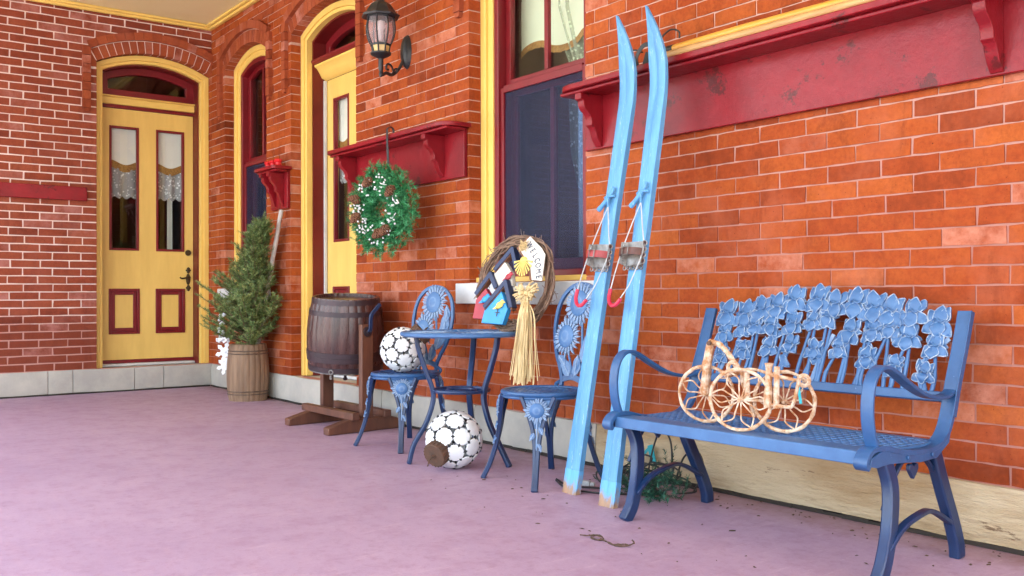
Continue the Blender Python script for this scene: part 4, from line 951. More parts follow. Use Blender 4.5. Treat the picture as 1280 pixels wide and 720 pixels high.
# ============================================================ RUSTY TRICYCLE ON THE SEAT
TZ = .384; RW = M['rust_white']
o = thing('wire_tricycle', (6.8, -.55, TZ), 'rusty cream wire tricycle plant holder standing on the bench seat', 'tricycle ornament')
wdir = Vector((.90, .44, 0)).normalized(); wn = Vector((.44, -.90, 0)).normalized()
def wheel(c, r):
    c = Vector(c); mb = MB(); nn = 34
    q = lambda a, rr: c+wdir*(rr*cos(a))+Vector((0, 0, rr*sin(a)))
    mb.tube([q(2*pi*i/nn, r+R(-.001, .001)) for i in range(nn)], [.0064+R(-.0012, .0012) for i in range(nn)], 8, up=wn, closed=True)
    wl = mb.build('wheel', RW, o)
    mb = MB(); ph = R(0, 1)
    for k in range(6):
        a = 2*pi*k/6+ph
        mb.tube(spline([q(a, .006), q(a-.30, r*.42), q(a-.30, r*.70), q(a, r*.985)], 5), .0027, 6); mb.tube(spline([q(a, .006), q(a+.30, r*.42), q(a+.30, r*.70), q(a, r*.985)], 5), .0027, 6)
    mb.build('spokes', RW, wl)
    mb = MB(); mb.ell(c, (.011, .011, .011)); mb.tube([c-wn*.016, c+wn*.016], .006, 8); mb.build('hub', RW, wl)
    return c
r1 = .100
c1 = wheel((6.640, -.558, TZ+r1+.007), r1); c2 = wheel((6.862, -.640, TZ+r1+.010), r1+.003); c3 = wheel((6.978, -.555, TZ+r1+.007), r1)
mb = MB()   # wrapped fork of the front wheel and handlebar
top = c1+Vector((.022, 0, .185))
mb.tube(spline([c1+wn*.018, c1+wn*.018+Vector((.006, 0, .09)), top], 5), [.015+R(-.002, .003) for i in range(11)], 8); mb.tube(spline([c1-wn*.018, c1-wn*.018+Vector((.006, 0, .09)), top], 5), [.010+R(-.001, .002) for i in range(11)], 8)
mb.build('fork', RW, o)
mb = MB(); mb.tube(spline([top+Vector((-.004, 0, .004)), top+Vector((.045, 0, -.006)), top+Vector((.09, 0, -.045)), top+Vector((.125, .0, -.095)), c2+Vector((-.09, .03, .075))], 6), [.010+R(-.002, .002) for i in range(25)], 8); mb.build('top_tube', RW, o)
mb = MB(); mb.ell(top, (.013, .013, .012)); mb.tube([top-wn*.03, top+wn*.03], .008, 8); mb.build('handlebar', M['rust'], o)
mid = (c2+c3)/2
mb = MB(); mb.tube([c2, c3+wn*-.01], .006, 8); mb.tube(spline([c2+Vector((-.09, .03, .075)), mid+Vector((-.05, .01, .102)), mid+Vector((.05, 0, .088)), c3+Vector((.06, 0, .074))], 6), [.006+R(-.001, .001) for i in range(19)], 8)
mb.tube(spline([c2+Vector((.012, .02, .005)), c2+Vector((.012, .02, .06)), c2+Vector((.012, .02, .10))], 5), .011, 8)
mb.tube(spline([mid+Vector((.025, 0, -.02)), mid+Vector((.028, 0, .06)), mid+Vector((.03, 0, .128))], 5), [.014+R(-.003, .003) for i in range(11)], 8)
mb.tube([mid+Vector((.058, 0, -.02)), mid+Vector((.062, 0, .118))], [.010, .010], 8)
mb.tube(spline([mid+Vector((.02, 0, -.01)), mid+Vector((.10, 0, -.012)), mid+Vector((.125, 0, .0)), mid+Vector((.15, 0, .085))], 5), .006, 8)
mb.tube(spline([c2+Vector((-.03, .05, .09)), c2+Vector((-.028, .05, .05)), c2+Vector((.0, .05, .0)), c2+Vector((.02, .05, -.06))], 5), .008, 8)
mb.build('axle_frame', RW, o)
for c in (c2+Vector((-.055, .03, .105)), c3+Vector((.078, 0, .076))):
    mb = MB()
    for k in range(3): mb.torus(c, wn, .020-.003*k, .0040, 18, 6)
    for k in range(2): mb.torus(c+wn*.006*(k-.5), wn, .014, .003, 16, 6)
    mb.build('curl', RW, o)
mb = MB(); mb.tube(spline([c3+Vector((.060, -.006, .062)), c3+Vector((.066, -.008, .035)), c3+Vector((.072, -.008, .0))], 4), 1, sec=(.009, .004), up=wn); mb.build('ribbon', M['teal'], o)

# ============================================================ CHAIRS, TABLE
def sunflower(mb, P, x, t, r, d=.010, n=19):
    c0 = random.random()
    for ring, (rr, w, dd) in enumerate(((r, .30, 0), (r*.86, .26, .005))):
        for k in range(n):
            a = 2*pi*(k+.5*ring)/n+c0; l = rr*R(.9, 1.08); aw = w*pi/n*2.2; q = r*.52
            p = lambda rad, an, h: P(x+rad*cos(an), t+rad*sin(an), h)
            vs = [p(q, a-aw*.55, d+dd), p(q, a+aw*.55, d+dd), p((q+l)*.55, a+aw*.62, d+dd+.003), p(l, a+R(-.05, .05), d+dd-.002), p((q+l)*.55, a-aw*.62, d+dd+.003)]
            back = [v+(P(0, 0, -.008)-P(0, 0, 0)) for v in vs]
            mb.add(vs+back, [(0, 1, 2, 3, 4), (9, 8, 7, 6, 5)]+[(i, i+5, (i+1) % 5+5, (i+1) % 5) for i in range(5)])
    ax = (P(0, 0, 1)-P(0, 0, 0)).normalized()
    mb.lathe([(0, .020), (r*.25, .019), (r*.45, .016), (r*.55, .012), (r*.57, .0), (0, -.004)], P(x, t, d-.004), frame(ax), 22)
def leaf(mb, P, x, t, an, ln, w, d=.004):
    dx, dt = sin(an), cos(an); nx_, nt_ = dt, -dx; vs = []; k = 7
    pr = [(0, .0), (.12, .62), (.3, .95), (.48, 1), (.66, .8), (.84, .42), (1, 0)]
    top = [P(x+dx*ln*u+nx_*w*h*.5, t+dt*ln*u+nt_*w*h*.5, d+.004*sin(u*9)) for u, h in pr]; bot = [P(x+dx*ln*u-nx_*w*h*.5, t+dt*ln*u-nt_*w*h*.5, d+.004*sin(u*9+1)) for u, h in pr[1:-1]][::-1]
    pl = top+bot; mb.prism(pl, P(0, 0, -.008)-P(0, 0, 0))
    mb.tube([P(x, t, d+.002), P(x+dx*ln, t+dt*ln, d+.002)], .0025, 5)
def make_chair(label):
    o = thing('bistro_chair', (0, 0, 0), label, 'chair', 'blue metal chairs at the little table'); ORI[o.name] = (0, 0, 0)
    zs = .408; rs_ = .186
    mb = MB(); mb.torus((0, 0, zs), (0, 0, 1), rs_, .0115, 40, 8); mb.torus((0, 0, zs-.016), (0, 0, 1), rs_+.002, .007, 40, 8); mb.torus((0, 0, zs+.001), (0, 0, 1), .06, .005, 24, 6)
    mb.torus((0, 0, zs+.001), (0, 0, 1), .12, .005, 32, 6); mb.build('seat_rim', BI, o)
    mb = MB()
    for k in range(-5, 6):
        x = k*.032; h = sqrt(max(0, rs_**2-x*x))-.003
        mb.bx(x-.0075, x+.0075, -h, h, zs-.006, zs+.004); mb.bx(-h, h, x-.0075, x+.0075, zs-.0065, zs+.0035)
    mb.build('seat', BI, o, bevel=.002)
    for k, a in enumerate((-pi/4, -3*pi/4, pi/4, 3*pi/4)):
        rad = Vector((cos(a), sin(a), 0)); tan = Vector((-sin(a), cos(a), 0))
        mb = MB(); pr = [(.178, .400), (.186, .36), (.196, .30), (.204, .24), (.222, .16), (.252, .07), (.286, 0)]
        wd = [.088, .070, .046, .030, .021, .019, .020]; L_ = spline([rad*r+Vector((0, 0, z)) for r, z in pr], 3)
        ws = [spline([(w_, 0, 0) for w_ in wd], 3)[i].x for i in range(len(L_))]
        for sg in (-1, 1):                                   # two edge ribs that merge into the foot
            mb.tube([p+tan*sg*w_*.86 for p, w_ in zip(L_, ws)], 1, sec=(.017, .024), up=rad) if False else None
            mb.tube([p+tan*sg*max(.0, w_-.0135) for p, w_ in zip(L_, ws)], 1, sec=(.018, .022), up=rad)
        mb.build('leg', BL if k != 9 else BI, o, bevel=.004)
        mb = MB(); LP = lambda x, t, d: tan*x+rad*(.186+.004+d+max(0, (.36-t))*.16)+Vector((0, 0, t))
        vs = []; m_ = 9
        for p, w_ in zip(L_[:m_], ws[:m_]): vs += [p+tan*(w_-.012)+rad*.001, p-tan*(w_-.012)+rad*.001]
        mb.add(vs, [(2*i, 2*i+1, 2*i+3, 2*i+2) for i in range(m_-1)])
        sunflower(mb, LP, 0, .342, .060, .010, 13)
        for sx, t_, an in ((.010, .27, 2.6), (-.010, .245, -2.6), (.006, .20, 2.7)): leaf(mb, LP, sx, t_, an, .038, .022, .010)
        mb.tube([LP(0, .31, .006), LP(0, .17, .006)], .004, 6)
        mb.build('leg_flower', M['blue_panel'], o, angle=30)
    # back: balloon frame, two sunflowers, leaves
    ty = Vector((0, .075, .50)).normalized(); nn = Vector((0, -ty.z, ty.y)); B0 = Vector((0, .165, zs+.012))
    P = lambda x, t, d=0: B0+Vector((x, 0, 0))+ty*t+nn*d
    mb = MB(); half = [(.075, 0), (.078, .04), (.100, .09), (.140, .16), (.166, .25), (.168, .33), (.145, .41), (.095, .462), (.035, .485)]
    pth = [(-x, t) for x, t in half]+[(x, t) for x, t in half[::-1]]
    mb.tube(spline([P(x, t) for x, t in pth], 4), 1, sec=(.020, .012), up=nn); mb.tube(spline([P(-.075, .03), P(0, .045), P(.075, .03)], 5), 1, sec=(.028, .010), up=nn)
    mb.tube(spline([P(-.085, .02), P(-.115, .005), P(-.105, -.012)], 4), .010, 8); mb.tube(spline([P(.085, .02), P(.115, .005), P(.105, -.012)], 4), .010, 8)
    mb.build('back_frame', BI, o, bevel=.003)
    mb = MB(); sunflower(mb, P, .005, .395, .112, .008, 21); sunflower(mb, P, -.062, .235, .100, .010, 20)
    leaf(mb, P, .06, .12, .35, .17, .085); leaf(mb, P, .10, .20, .15, .15, .075); leaf(mb, P, -.02, .05, -.75, .11, .065); leaf(mb, P, .02, .05, .1, .10, .06); leaf(mb, P, -.06, .10, -.9, .07, .05); leaf(mb, P, .125, .28, -.1, .10, .055)
    mb.tube(spline([P(0, .04), P(-.02, .10), P(-.055, .17)], 5), .006, 7); mb.tube(spline([P(.01, .04), P(.05, .15), P(.03, .31)], 5), .006, 7)
    mb.build('sunflower_back', M['blue_panel'], o, angle=30)
    return o
ch = make_chair('blue sunflower chair left of the table, white disc ball on its seat')
ch2 = copy_tree(ch); ch2['label'] = 'blue sunflower chair between the table and the skis, its seat empty'
ch.location = (4.285, -.42, 0); ch.rotation_euler.z = radians(9)
ch2.location = (5.555, -.44, 0); ch2.rotation_euler.z = radians(-2)
TC = Vector((4.91, -.46, 0))
o = thing('bistro_table', TC, 'small round blue metal table holding the birdhouse wreath', 'table')
mb = MB(); mb.lathe([(0, .650), (.285, .650), (.300, .643), (.311, .650), (.312, .662), (.305, .668), (.292, .666), (.285, .661), (0, .661)], TC, None, 56)
for k in range(3): mb.torus(TC+Vector((0, 0, .6615)), (0, 0, 1), .09*(k+1), .003, 48, 5)
for k in range(24): a = 2*pi*k/24; mb.beam(TC+Vector((.09*cos(a), .09*sin(a), .662)), TC+Vector((.285*cos(a), .285*sin(a), .662)), .006, .004)
mb.build('table_top', M['blue_panel'], o)
for k, (fx, fy) in enumerate(((4.813, -.715), (5.201, -.369), (4.71, -.21))):
    d = (Vector((fx, fy, 0))-TC); r = d.length; d.normalize()
    mb = MB(); mb.tube(spline([TC+d*q+Vector((0, 0, z)) for q, z in ((.235, .65), (.222, .58), (.185, .47), (.152, .38), (.148, .31), (.185, .20), (.245, .10), (r, 0))], 5), 1, sec=(.030, .022), up=d); mb.build('leg', BL, o, bevel=.005)
mb = MB(); mb.torus(TC+Vector((0, 0, .365)), (0, 0, 1), .142, .010, 36, 8); mb.torus(TC+Vector((0, 0, .365)), (0, 0, 1), .075, .007, 28, 8)
for k in range(6): a = pi*k/3; mb.tube([TC+Vector((.075*cos(a), .075*sin(a), .365)), TC+Vector((.14*cos(a), .14*sin(a), .365))], .006, 6)
mb.build('ring_shelf', BL, o)

# ============================================================ DISC BALLS
def disc_ball(name, c, r, cap_dir, label, hook):
    c = Vector(c); o = thing('disc_ball', c, label, 'ball ornament', 'balls made of white discs'); cap_dir = Vector(cap_dir).normalized()
    g_ = (1+sqrt(5))/2; A = [Vector(v).normalized() for s in (1, -1) for t in (1, -1) for v in ((0, s, t*g_), (s, t*g_, 0), (t*g_, 0, s))]
    B = [Vector(v).normalized() for s in (1, -1) for t in (1, -1) for v in ((0, s*g_, t/g_), (s*g_, t/g_, 0), (t/g_, 0, s*g_))]+[Vector((s, t, q)).normalized() for s in (1, -1) for t in (1, -1) for q in (1, -1)]
    q = A[0].rotation_difference(cap_dir).to_matrix()@Matrix.Rotation(.3, 3, A[0]); dirs = [q@v for v in A+B]
    for k, d in enumerate(dirs):
        if d.dot(cap_dir) > .93: continue
        rr = r*(.300 if k < 12 else .318); f3 = frame(d); mb = MB()
        ins = sqrt(r*r-rr*rr)
        mb.lathe([(0, r), (rr*.45, r-.10*(r-ins)-.0005), (rr*.8, r-.45*(r-ins)), (rr*.97, ins+.001), (rr, ins-.003), (rr*.94, ins-.005), (rr*.7, ins), (0, ins+.004)], c, f3, 22)
        mb.build('disc', M['white_disc'], o)
    mb = MB()
    for i in range(32):
        for j in range(i):
            if dirs[i].dot(dirs[j]) > cos(radians(43.5)) and dirs[i].dot(cap_dir) < .94 and dirs[j].dot(cap_dir) < .94:
                m = (dirs[i]+dirs[j]).normalized(); t = (dirs[i]-dirs[j]).normalized()
                mb.tube([c+dirs[j]*r*.93, c+m*r*.945, c+dirs[i]*r*.93], .0014, 4); mb.tube([c+m*r*.955-t*.014, c+m*r*.985, c+m*r*.955+t*.014], .0062, 6); mb.tube([c+m*r*.945, c+m*r*.985], .003, 5); mb.ell(c+m*r*.985, (.0075, .0075, .0075), None, 7, 5)
    mb.build('wire_frame', M['iron'], o)
    mb = MB(); f3 = frame(cap_dir); n = 36; pr = []
    for (rr, z) in ((0, r*.82), (.056, r*.82), (.060, r*.86), (.060, r*1.20), (.057, r*1.225), (0, r*1.225)): pr.append((rr, z))
    mb.lathe(pr, c, f3, n)
    for k in range(22): a = 2*pi*k/22; mb.tube([c+f3@Vector((.0605*cos(a), .0605*sin(a), z)) for z in (r*.87, r*1.20)], .0032, 5)
    mb.build('cap', M['rust'], o)
    mb = MB()
    if hook: mb.tube(spline([c+cap_dir*r*1.22, c+cap_dir*(r*1.22+.03), c+cap_dir*(r*1.22+.055)+Vector((.006, 0, -.02))], 4), .004, 6); mb.torus(c+cap_dir*r*1.23, cap_dir, .012, .003, 14, 5)
    else: mb.torus(c+cap_dir*(r*1.22+.015), cap_dir.orthogonal(), .018, .003, 16, 5)
    mb.build('hook', M['rust'], o)
disc_ball('disc_ball', (4.275, -.43, .545), .128, (.42, .62, .66), 'ball of white discs resting on the seat of the blue chair', False)
disc_ball('disc_ball', (5.052, -.60, .142), .140, (.30, -.88, -.35), 'ball of white discs on the floor, its brown cap turned to the front', True)

# ============================================================ WELCOME WREATH ON THE TABLE
wn_ = Vector((.255, -.95, .17)).normalized(); wu = Vector((.966, .258, 0)).normalized(); ww = wn_.cross(wu)*-1
if ww.z < 0: ww = -ww
WO = Vector((5.050, -.205, .912))
sx_, sz_ = 1/188.0, 1/237.0
def Q(px, py, d=0): return WO+wu*((px-648)*sx_)+ww*((352-py)*sz_)+wn_*d+wu*(.70*d)
o = thing('welcome_wreath', Q(648, 405), 'grapevine wreath with painted birdhouses, a WELCOME sign and a long raffia tail', 'wreath')
rv = random.Random(3)
mb = MB()
for k in range(60):
    pts = []; r0 = 1+rv.gauss(0, .055); ph = rv.uniform(0, 6.28); z0 = rv.uniform(-.035, .03); a1 = rv.uniform(3.2, 6.6); fr = rv.uniform(2, 5)
    for i in range(40):
        a = ph+a1*i/39; rr = r0*(1+.06*sin(fr*a+ph)+.035*sin(7*a+k*1.7))
        pts.append(Q(647+41*rr*cos(a), 352-53*rr*sin(a), z0+.016*sin(3*a+ph*2)))
    mb.tube(pts, [rv.uniform(.0022, .0046)]*40, 6)
for k in range(130):
    a = rv.uniform(0, 6.28); p = Q(648+43*cos(a), 352-54*sin(a), rv.uniform(-.02, .03)); d = (wu*rv.uniform(-1, 1)+ww*rv.uniform(-1, 1)+wn_*rv.uniform(-.3, .6)).normalized()
    mb.tube(spline([p, p+d*.03, p+d*.05+ww*rv.uniform(-.02, .02)], 3), .0016, 5)
mb.build('grapevine', M['vine'], o)
def house_cut(poly, roof, th, d, face, name):
    mb = MB(); mb.prism([Q(x, y, d) for x, y in poly], wn_*th); bd = mb.build('birdhouse', M[face], o, bevel=.002)
    mb = MB(); mb.prism([Q(x, y, d-.004) for x, y in poly], wn_*.005-wn_*0); mb.build('back_board', M['wood_edge'], bd)
    mb = MB()
    (ax, ay), (tx, ty_), (bx_, by) = roof
    for (x, y) in ((ax, ay), (bx_, by)):
        a_, b_ = Q(x, y, d+th*.62), Q(tx, ty_, d+th*.62); t = (b_-a_).normalized()
        mb.beam(a_, b_+t*.008, .024, th*1.35, wn_)
    mb.build('roof', M['navy'], bd, bevel=.002); 
    mb = MB()
    for (x, y) in ((ax, ay), (bx_, by)):
        a_, b_ = Q(x+.9, y+2.6, d+th*.55), Q(tx+.9, ty_+3.2, d+th*.55); mb.beam(a_, b_, .010, th*1.15, wn_)
    mb.build('eave', M['wood_edge'], bd); return bd
def bird(cx, cy, s, d, mkey, par, flip=1):
    mb = MB(); f3 = Matrix((wu, wn_, ww)).transposed()
    mb.ell(Q(cx, cy, d), (.022*s, .007, .016*s), f3@Matrix.Rotation(-.5*flip, 3, 'Y'), 12, 8); mb.ell(Q(cx+2.6*s*flip, cy-3.4*s, d), (.012*s, .006, .012*s), f3, 10, 7)
    mb.prism([Q(cx-3*s*flip, cy+1*s, d), Q(cx-7*s*flip, cy+5*s, d), Q(cx-2.5*s*flip, cy+4.5*s, d)], wn_*.005)
    mb.prism([Q(cx+4.6*s*flip, cy-4*s, d), Q(cx+7*s*flip, cy-3*s, d), Q(cx+4.6*s*flip, cy-2*s, d)], wn_*.004); mb.build('bird', M[mkey], par)
h3 = house_cut([(624, 357), (623.5, 341), (634, 325), (645, 340), (648, 357)], [(621.5, 337), (641, 311), (648.5, 336)], .030, .022, 'cream_paint', 'white')
bird(638, 346, 1.0, .062, 'rose_paint', h3); 
h1 = house_cut([(602, 398), (604, 374), (615, 360), (623, 374), (620, 399)], [(601, 368), (617, 342), (626, 360)], .030, .030, 'rose_paint', 'red')
bird(612, 374, 1.1, .070, 'sky_paint', h1)
h2 = house_cut([(614.5, 404), (617.5, 384), (635, 364), (645.5, 386), (641, 405.5)], [(614, 385), (637.5, 353), (647.5, 385)], .032, .045, 'sky_paint', 'blue')
bird(631, 382, 1.1, .085, 'sun_yellow', h2)
mb = MB(); mb.tube([Q(629.5, 386, .082), Q(628.5, 396, .082)], .0022, 5); mb.tube([Q(626, 391, .082), Q(632, 391, .082)], .0018, 5); mb.build('perch', M['twig'], h2)
# sign
sgn = [(660, 297), (675, 312), (680, 320), (679, 352), (667, 350.5), (663.5, 333), (647.5, 310.5)]
mb = MB(); mb.prism([Q(x, y, .035) for x, y in sgn], wn_*.024); mb.build('sign_board', M['wood_edge'], o)
mb = MB(); mb.prism([Q(x, y, .0592) for x, y in sgn], wn_*.004); sg_ = mb.build('sign_face', M['cream_paint'], o)
def letters(txt, path, size, mt, par, d):
    """each letter laid on its own spot of the sign"""
    for ch_, (x, y, an) in zip(txt, path):
        cu = D.curves.new('letter', 'FONT'); cu.body = ch_; cu.size = size; cu.extrude = .0012; cu.align_x = 'CENTER'; cu.align_y = 'CENTER'
        tmp = D.objects.new('letter', cu); COL.objects.link(tmp); bpy.context.view_layer.update()
        me = D.meshes.new_from_object(tmp.evaluated_get(bpy.context.evaluated_depsgraph_get())); D.objects.remove(tmp)
        f3 = Matrix((wu, ww, wn_)).transposed(); rot = f3@Matrix.Rotation(an, 3, 'Z'); p = Q(x, y, d)
        for v in me.vertices:
            v.co = p+rot@Vector((v.co.x*.82, v.co.y*1.3, v.co.z))-Vector(ORI[par.name])
        me.materials.clear(); me.materials.append(mt); lo = D.objects.new('letter', me); COL.objects.link(lo); lo.parent = par; ORI[lo.name] = ORI[par.name]
pathw = [(660.0, 308.5, -.95), (664.0, 315.0, -.98), (667.5, 321.0, -1.05), (670.3, 327.0, -1.15), (672.0, 333.2, -1.28), (673.2, 340.2, -1.36), (674.2, 347.0, -1.4)]
letters('WELCOME', pathw, .037, M['navy'], sg_, .0645)
mb = MB()     # small sunflower on the sign and a star at its corner
for k in range(11):
    a = pi+pi*(k+.5)/11; p = Q(654.5, 326, .066)
    mb.prism([p+wu*(.012*cos(a-.12))+ww*.012*sin(a-.12), p+wu*(.058*cos(a-.07))+ww*.085*sin(a-.07), p+wu*(.058*cos(a+.07))+ww*.085*sin(a+.07), p+wu*(.012*cos(a+.12))+ww*.012*sin(a+.12)], wn_*.004)
mb.ell(Q(654.5, 325.5, .068), (.022, .006, .016), Matrix((wu, wn_, ww)).transposed()); mb.build('sunflower', M['sun_yellow'], o)
mb = MB(); mb.ell(Q(652.5, 309, .066), (.020, .010, .026), Matrix((wu, wn_, ww)).transposed()@Matrix.Rotation(.6, 3, 'Y'))
for k in range(14): mb.tube(spline([Q(652.5, 309, .068), Q(652.5+rv.uniform(-5, 5), 309+rv.uniform(-7, 7), .082), Q(652.5+rv.uniform(-7, 7), 309+rv.uniform(-9, 9), .07)], 3), .0022, 5)
mb.build('raffia_knot', M['raffia'], o)
mb = MB(); mb.prism([Q(x, y, .02) for x, y in ((645, 358), (664, 356), (663, 378), (643, 376))], wn_*.02); fb = mb.build('fence_board', M['cream_paint'], o)
mb = MB()
for x in (649, 656.5): mb.prism([Q(x+a, y, .041) for a, y in ((-1.6, 375), (1.6, 373), (2.6, 361), (0, 359), (-2, 363))], wn_*.004)
mb.build('painted_board', M['iron'], fb)
# raffia bow and tail hanging past the table edge
mb = MB()
for k in range(120):
    x0 = 661+rv.gauss(0, 2.0); u = rv.gauss(0, 1); x1 = 664+u*3.2; x2 = 667.5+u*6.0; ye = 474+rv.uniform(-10, 4)
    pts = [Q(x0, 369, .075+rv.uniform(0, .02)), Q(x1, 392, .100+rv.uniform(0, .035)), Q((x1+x2)/2+rv.gauss(0, .8), 425, .105+rv.uniform(0, .04)), Q(x2+rv.gauss(0, 1), ye, .10+rv.uniform(0, .05))]
    mb.cur = rv.random(); mb.tube(spline(pts, 4), 1, sec=(rv.uniform(.003, .0065), .0009), up=wn_+wu*rv.uniform(-.6, .6))
mb.build('raffia_tail', M['raffia'], o, smooth=False)
mb = MB()
for k in range(46):
    a = rv.choice((rv.uniform(.1, 1.3), rv.uniform(1.9, 3.3), rv.uniform(3.3, 6.2))); l = rv.uniform(9, 17); c_ = (662, 368)
    pts = [Q(c_[0], c_[1], .085), Q(c_[0]+l*.6*cos(a)-2*sin(a), c_[1]-l*.6*sin(a), .115), Q(c_[0]+l*cos(a), c_[1]-l*sin(a), .09+rv.uniform(-.02, .02))]
    if k % 2: pts += [Q(c_[0]+l*.6*cos(a)+3*sin(a), c_[1]-l*.5*sin(a)+3, .10), Q(c_[0], c_[1]+1, .085)]
    mb.tube(spline(pts, 4), 1, sec=(.0075, .001), up=wn_+wu*rv.uniform(-.5, .5))
mb.ell(Q(662, 369, .09), (.020, .016, .018), Matrix((wu, wn_, ww)).transposed()); mb.build('raffia_bow', M['raffia'], o, smooth=False)

# ============================================================ BARREL CHURN
bd_ = Vector((-.1, .995, 0)).normalized(); ba = Vector((1, 0, 0)); Z = Vector((0, 0, 1))
SA, SB = Vector((3.085, -.607, 0)), Vector((3.655, -.607, 0)); mid_ = (SA+SB)/2+bd_*.30
o = thing('barrel_churn', (mid_.x, mid_.y, 0), 'dark wooden barrel churn pivoting on a low brown timber stand with a crank', 'churn')
CW = M['churn_wood']; tops = []
for s0 in (SA, SB):
    mb = MB(); pr = [(0, 0), (.56, 0), (.56, .055), (.46, .085), (.16, .085), (0, .045)]
    mb.prism([s0+bd_*q-ba*.035+Z*(z+.001) for q, z in pr], ba*.07); mb.build('foot', CW, o, bevel=.006)
pB = SB+bd_*.30-ba*.01; pA = pB-ba*.55
for p in (pA, pB):
    mb = MB(); mb.obx(p+Z*.375, (.040, .085, .59), frame(Z, bd_)@Matrix.Rotation(0, 3, 'Z')); mb.build('post', CW, o, bevel=.004)
for off, z, hh in ((-.12, .105, .045), (.12, .105, .045)):
    mb = MB(); mb.beam(pA+bd_*off-ba*.10+Z*z, pB+bd_*off+ba*.08+Z*z, .05, hh, Z); mb.build('cross_bar', CW, o, bevel=.004)
cB = (pA+pB)/2+Z*.615
ax = (Z+ba*.10+bd_*-.04).normalized(); f3 = frame(ax, bd_); hh = .235
rb = lambda t: .222+.028*(1-t*t)-.010*t      # barrel a little wider at the bottom third
mb = MB(); ns = 26; prof = [(0, -hh), (rb(-1)-.018, -hh), (rb(-1), -hh-.008)]+[(rb(t/6), hh*t/6) for t in range(-6, 7)]+[(rb(1)-.018, hh), (rb(1)-.020, hh-.02), (0, hh-.02)]
n = ns*4; vs = []; fs = []; m_ = len(prof)
for i in range(n):
    a = 2*pi*i/n; k = .0 if i % 4 else -.0045
    for r, z in prof: vs.append(cB+f3@Vector(((r+(k if r > .1 else 0))*cos(a), (r+(k if r > .1 else 0))*sin(a), z)))
for i in range(n):
    for j in range(m_-1): a = i*m_+j; b_ = ((i+1) % n)*m_+j; fs.append((a, b_, b_+1, a+1))
mb.add(vs, fs); brl = mb.build('barrel', M['churn'], o, angle=30)
mb = MB()
for t in (-.93, -.66, -.52, .60, .90):
    r = rb(t)+.003; mb.lathe([(r-.004, hh*t-.016), (r+.001, hh*t-.016), (rb(t+.06)+.004, hh*t+.016), (r-.004, hh*t+.016)], cB, f3, 48)
mb.build('hoop', M['hoop'], brl)
mb = MB(); mb.torus(cB-ax*(hh+.004), ax, rb(-1)-.002, .006, 48, 6); mb.build('rim', M['steel'], brl)
for an in (-.95, 2.6, 1.0):
    mb = MB(); dd = f3@Vector((cos(an), sin(an), 0)); p = cB-ax*(hh-.01)+dd*(rb(-1)+.008)
    mb.torus(p, dd, .013, .006, 14, 6); mb.tube([p-ax*.02, p-ax*.045], .009, 8); mb.build('latch', M['steel'], brl)
mb = MB(); pv = pB+Z*.625
mb.tube([pv-ba*.06, pv+ba*.05], .014, 10); mb.lathe([(0, .028), (.030, .026), (.034, .0)], pv+ba*.005, frame(ba), 14); mb.build('pivot', M['hoop'], o)
mb = MB(); mb.tube(spline([pv+ba*.04, pv+ba*.062+Z*.02, pv+ba*.07+Z*.10, pv+ba*.075+Z*.14+bd_*.03, pv+ba*.085+Z*.175+bd_*.06], 5), 1, sec=(.024, .014), up=ba); mb.build('crank', M['blue_leg'], o, bevel=.003)
mb = MB(); p = cB-ax*(hh+.02); mb.obx(p, (.10, .025, .025), f3); mb.tube([p, p-ax*.05], .010, 8); mb.ell(p-ax*.055, (.016, .016, .012)); mb.build('drain_plug', M['hoop'], brl)

# ============================================================ KEG, SPRUCE, STICK
KC = Vector((1.41, -.205, 0)); kr = lambda t: .152+.022*(1-(2*t-1)**2)-.006*t
o = thing('nail_keg', KC, 'weathered wooden keg standing by the wall as a planter for the spruce', 'keg')
n = 22*4; H_ = .462; prof = [(0, .003), (kr(0), .003)]+[(kr(t/8), H_*t/8) for t in range(9)]+[(kr(1)-.016, H_), (kr(1)-.018, H_-.05), (0, H_-.05)]
mb = MB(); vs = []; fs = []; m_ = len(prof)
for i in range(n):
    a = 2*pi*i/n; k = 0 if i % 4 else -.004
    for r, z in prof: vs.append(KC+Vector(((r+(k if r > .1 else 0))*cos(a), (r+(k if r > .1 else 0))*sin(a), z)))
for i in range(n):
    for j in range(m_-1): a = i*m_+j; b_ = ((i+1) % n)*m_+j; fs.append((a, b_, b_+1, a+1))
mb.add(vs, fs); mb.build('barrel', M['keg'], o, angle=30)
for t in (.12, .17, .83, .88):
    mb = MB(); mb.torus(KC+Z*(H_*t), Z, kr(t)+.001, .0045, 44, 6); mb.build('hoop', M['wire'], o)
T0 = KC+Z*.42
o = thing('spruce_tree', T0, 'small leaning spruce tree planted in the wooden keg', 'tree')
tip = Vector((1.75, -.20, 1.42)); tr = lambda t: T0.lerp(tip, t)+Vector((-.05*sin(pi*t), 0, 0))
mb = MB(); mb.tube([tr(i/10) for i in range(11)], [.016*(1-i/11)+.003 for i in range(11)], 8); mb.build('trunk', M['bark'], o)
mb = MB(); wood = MB()
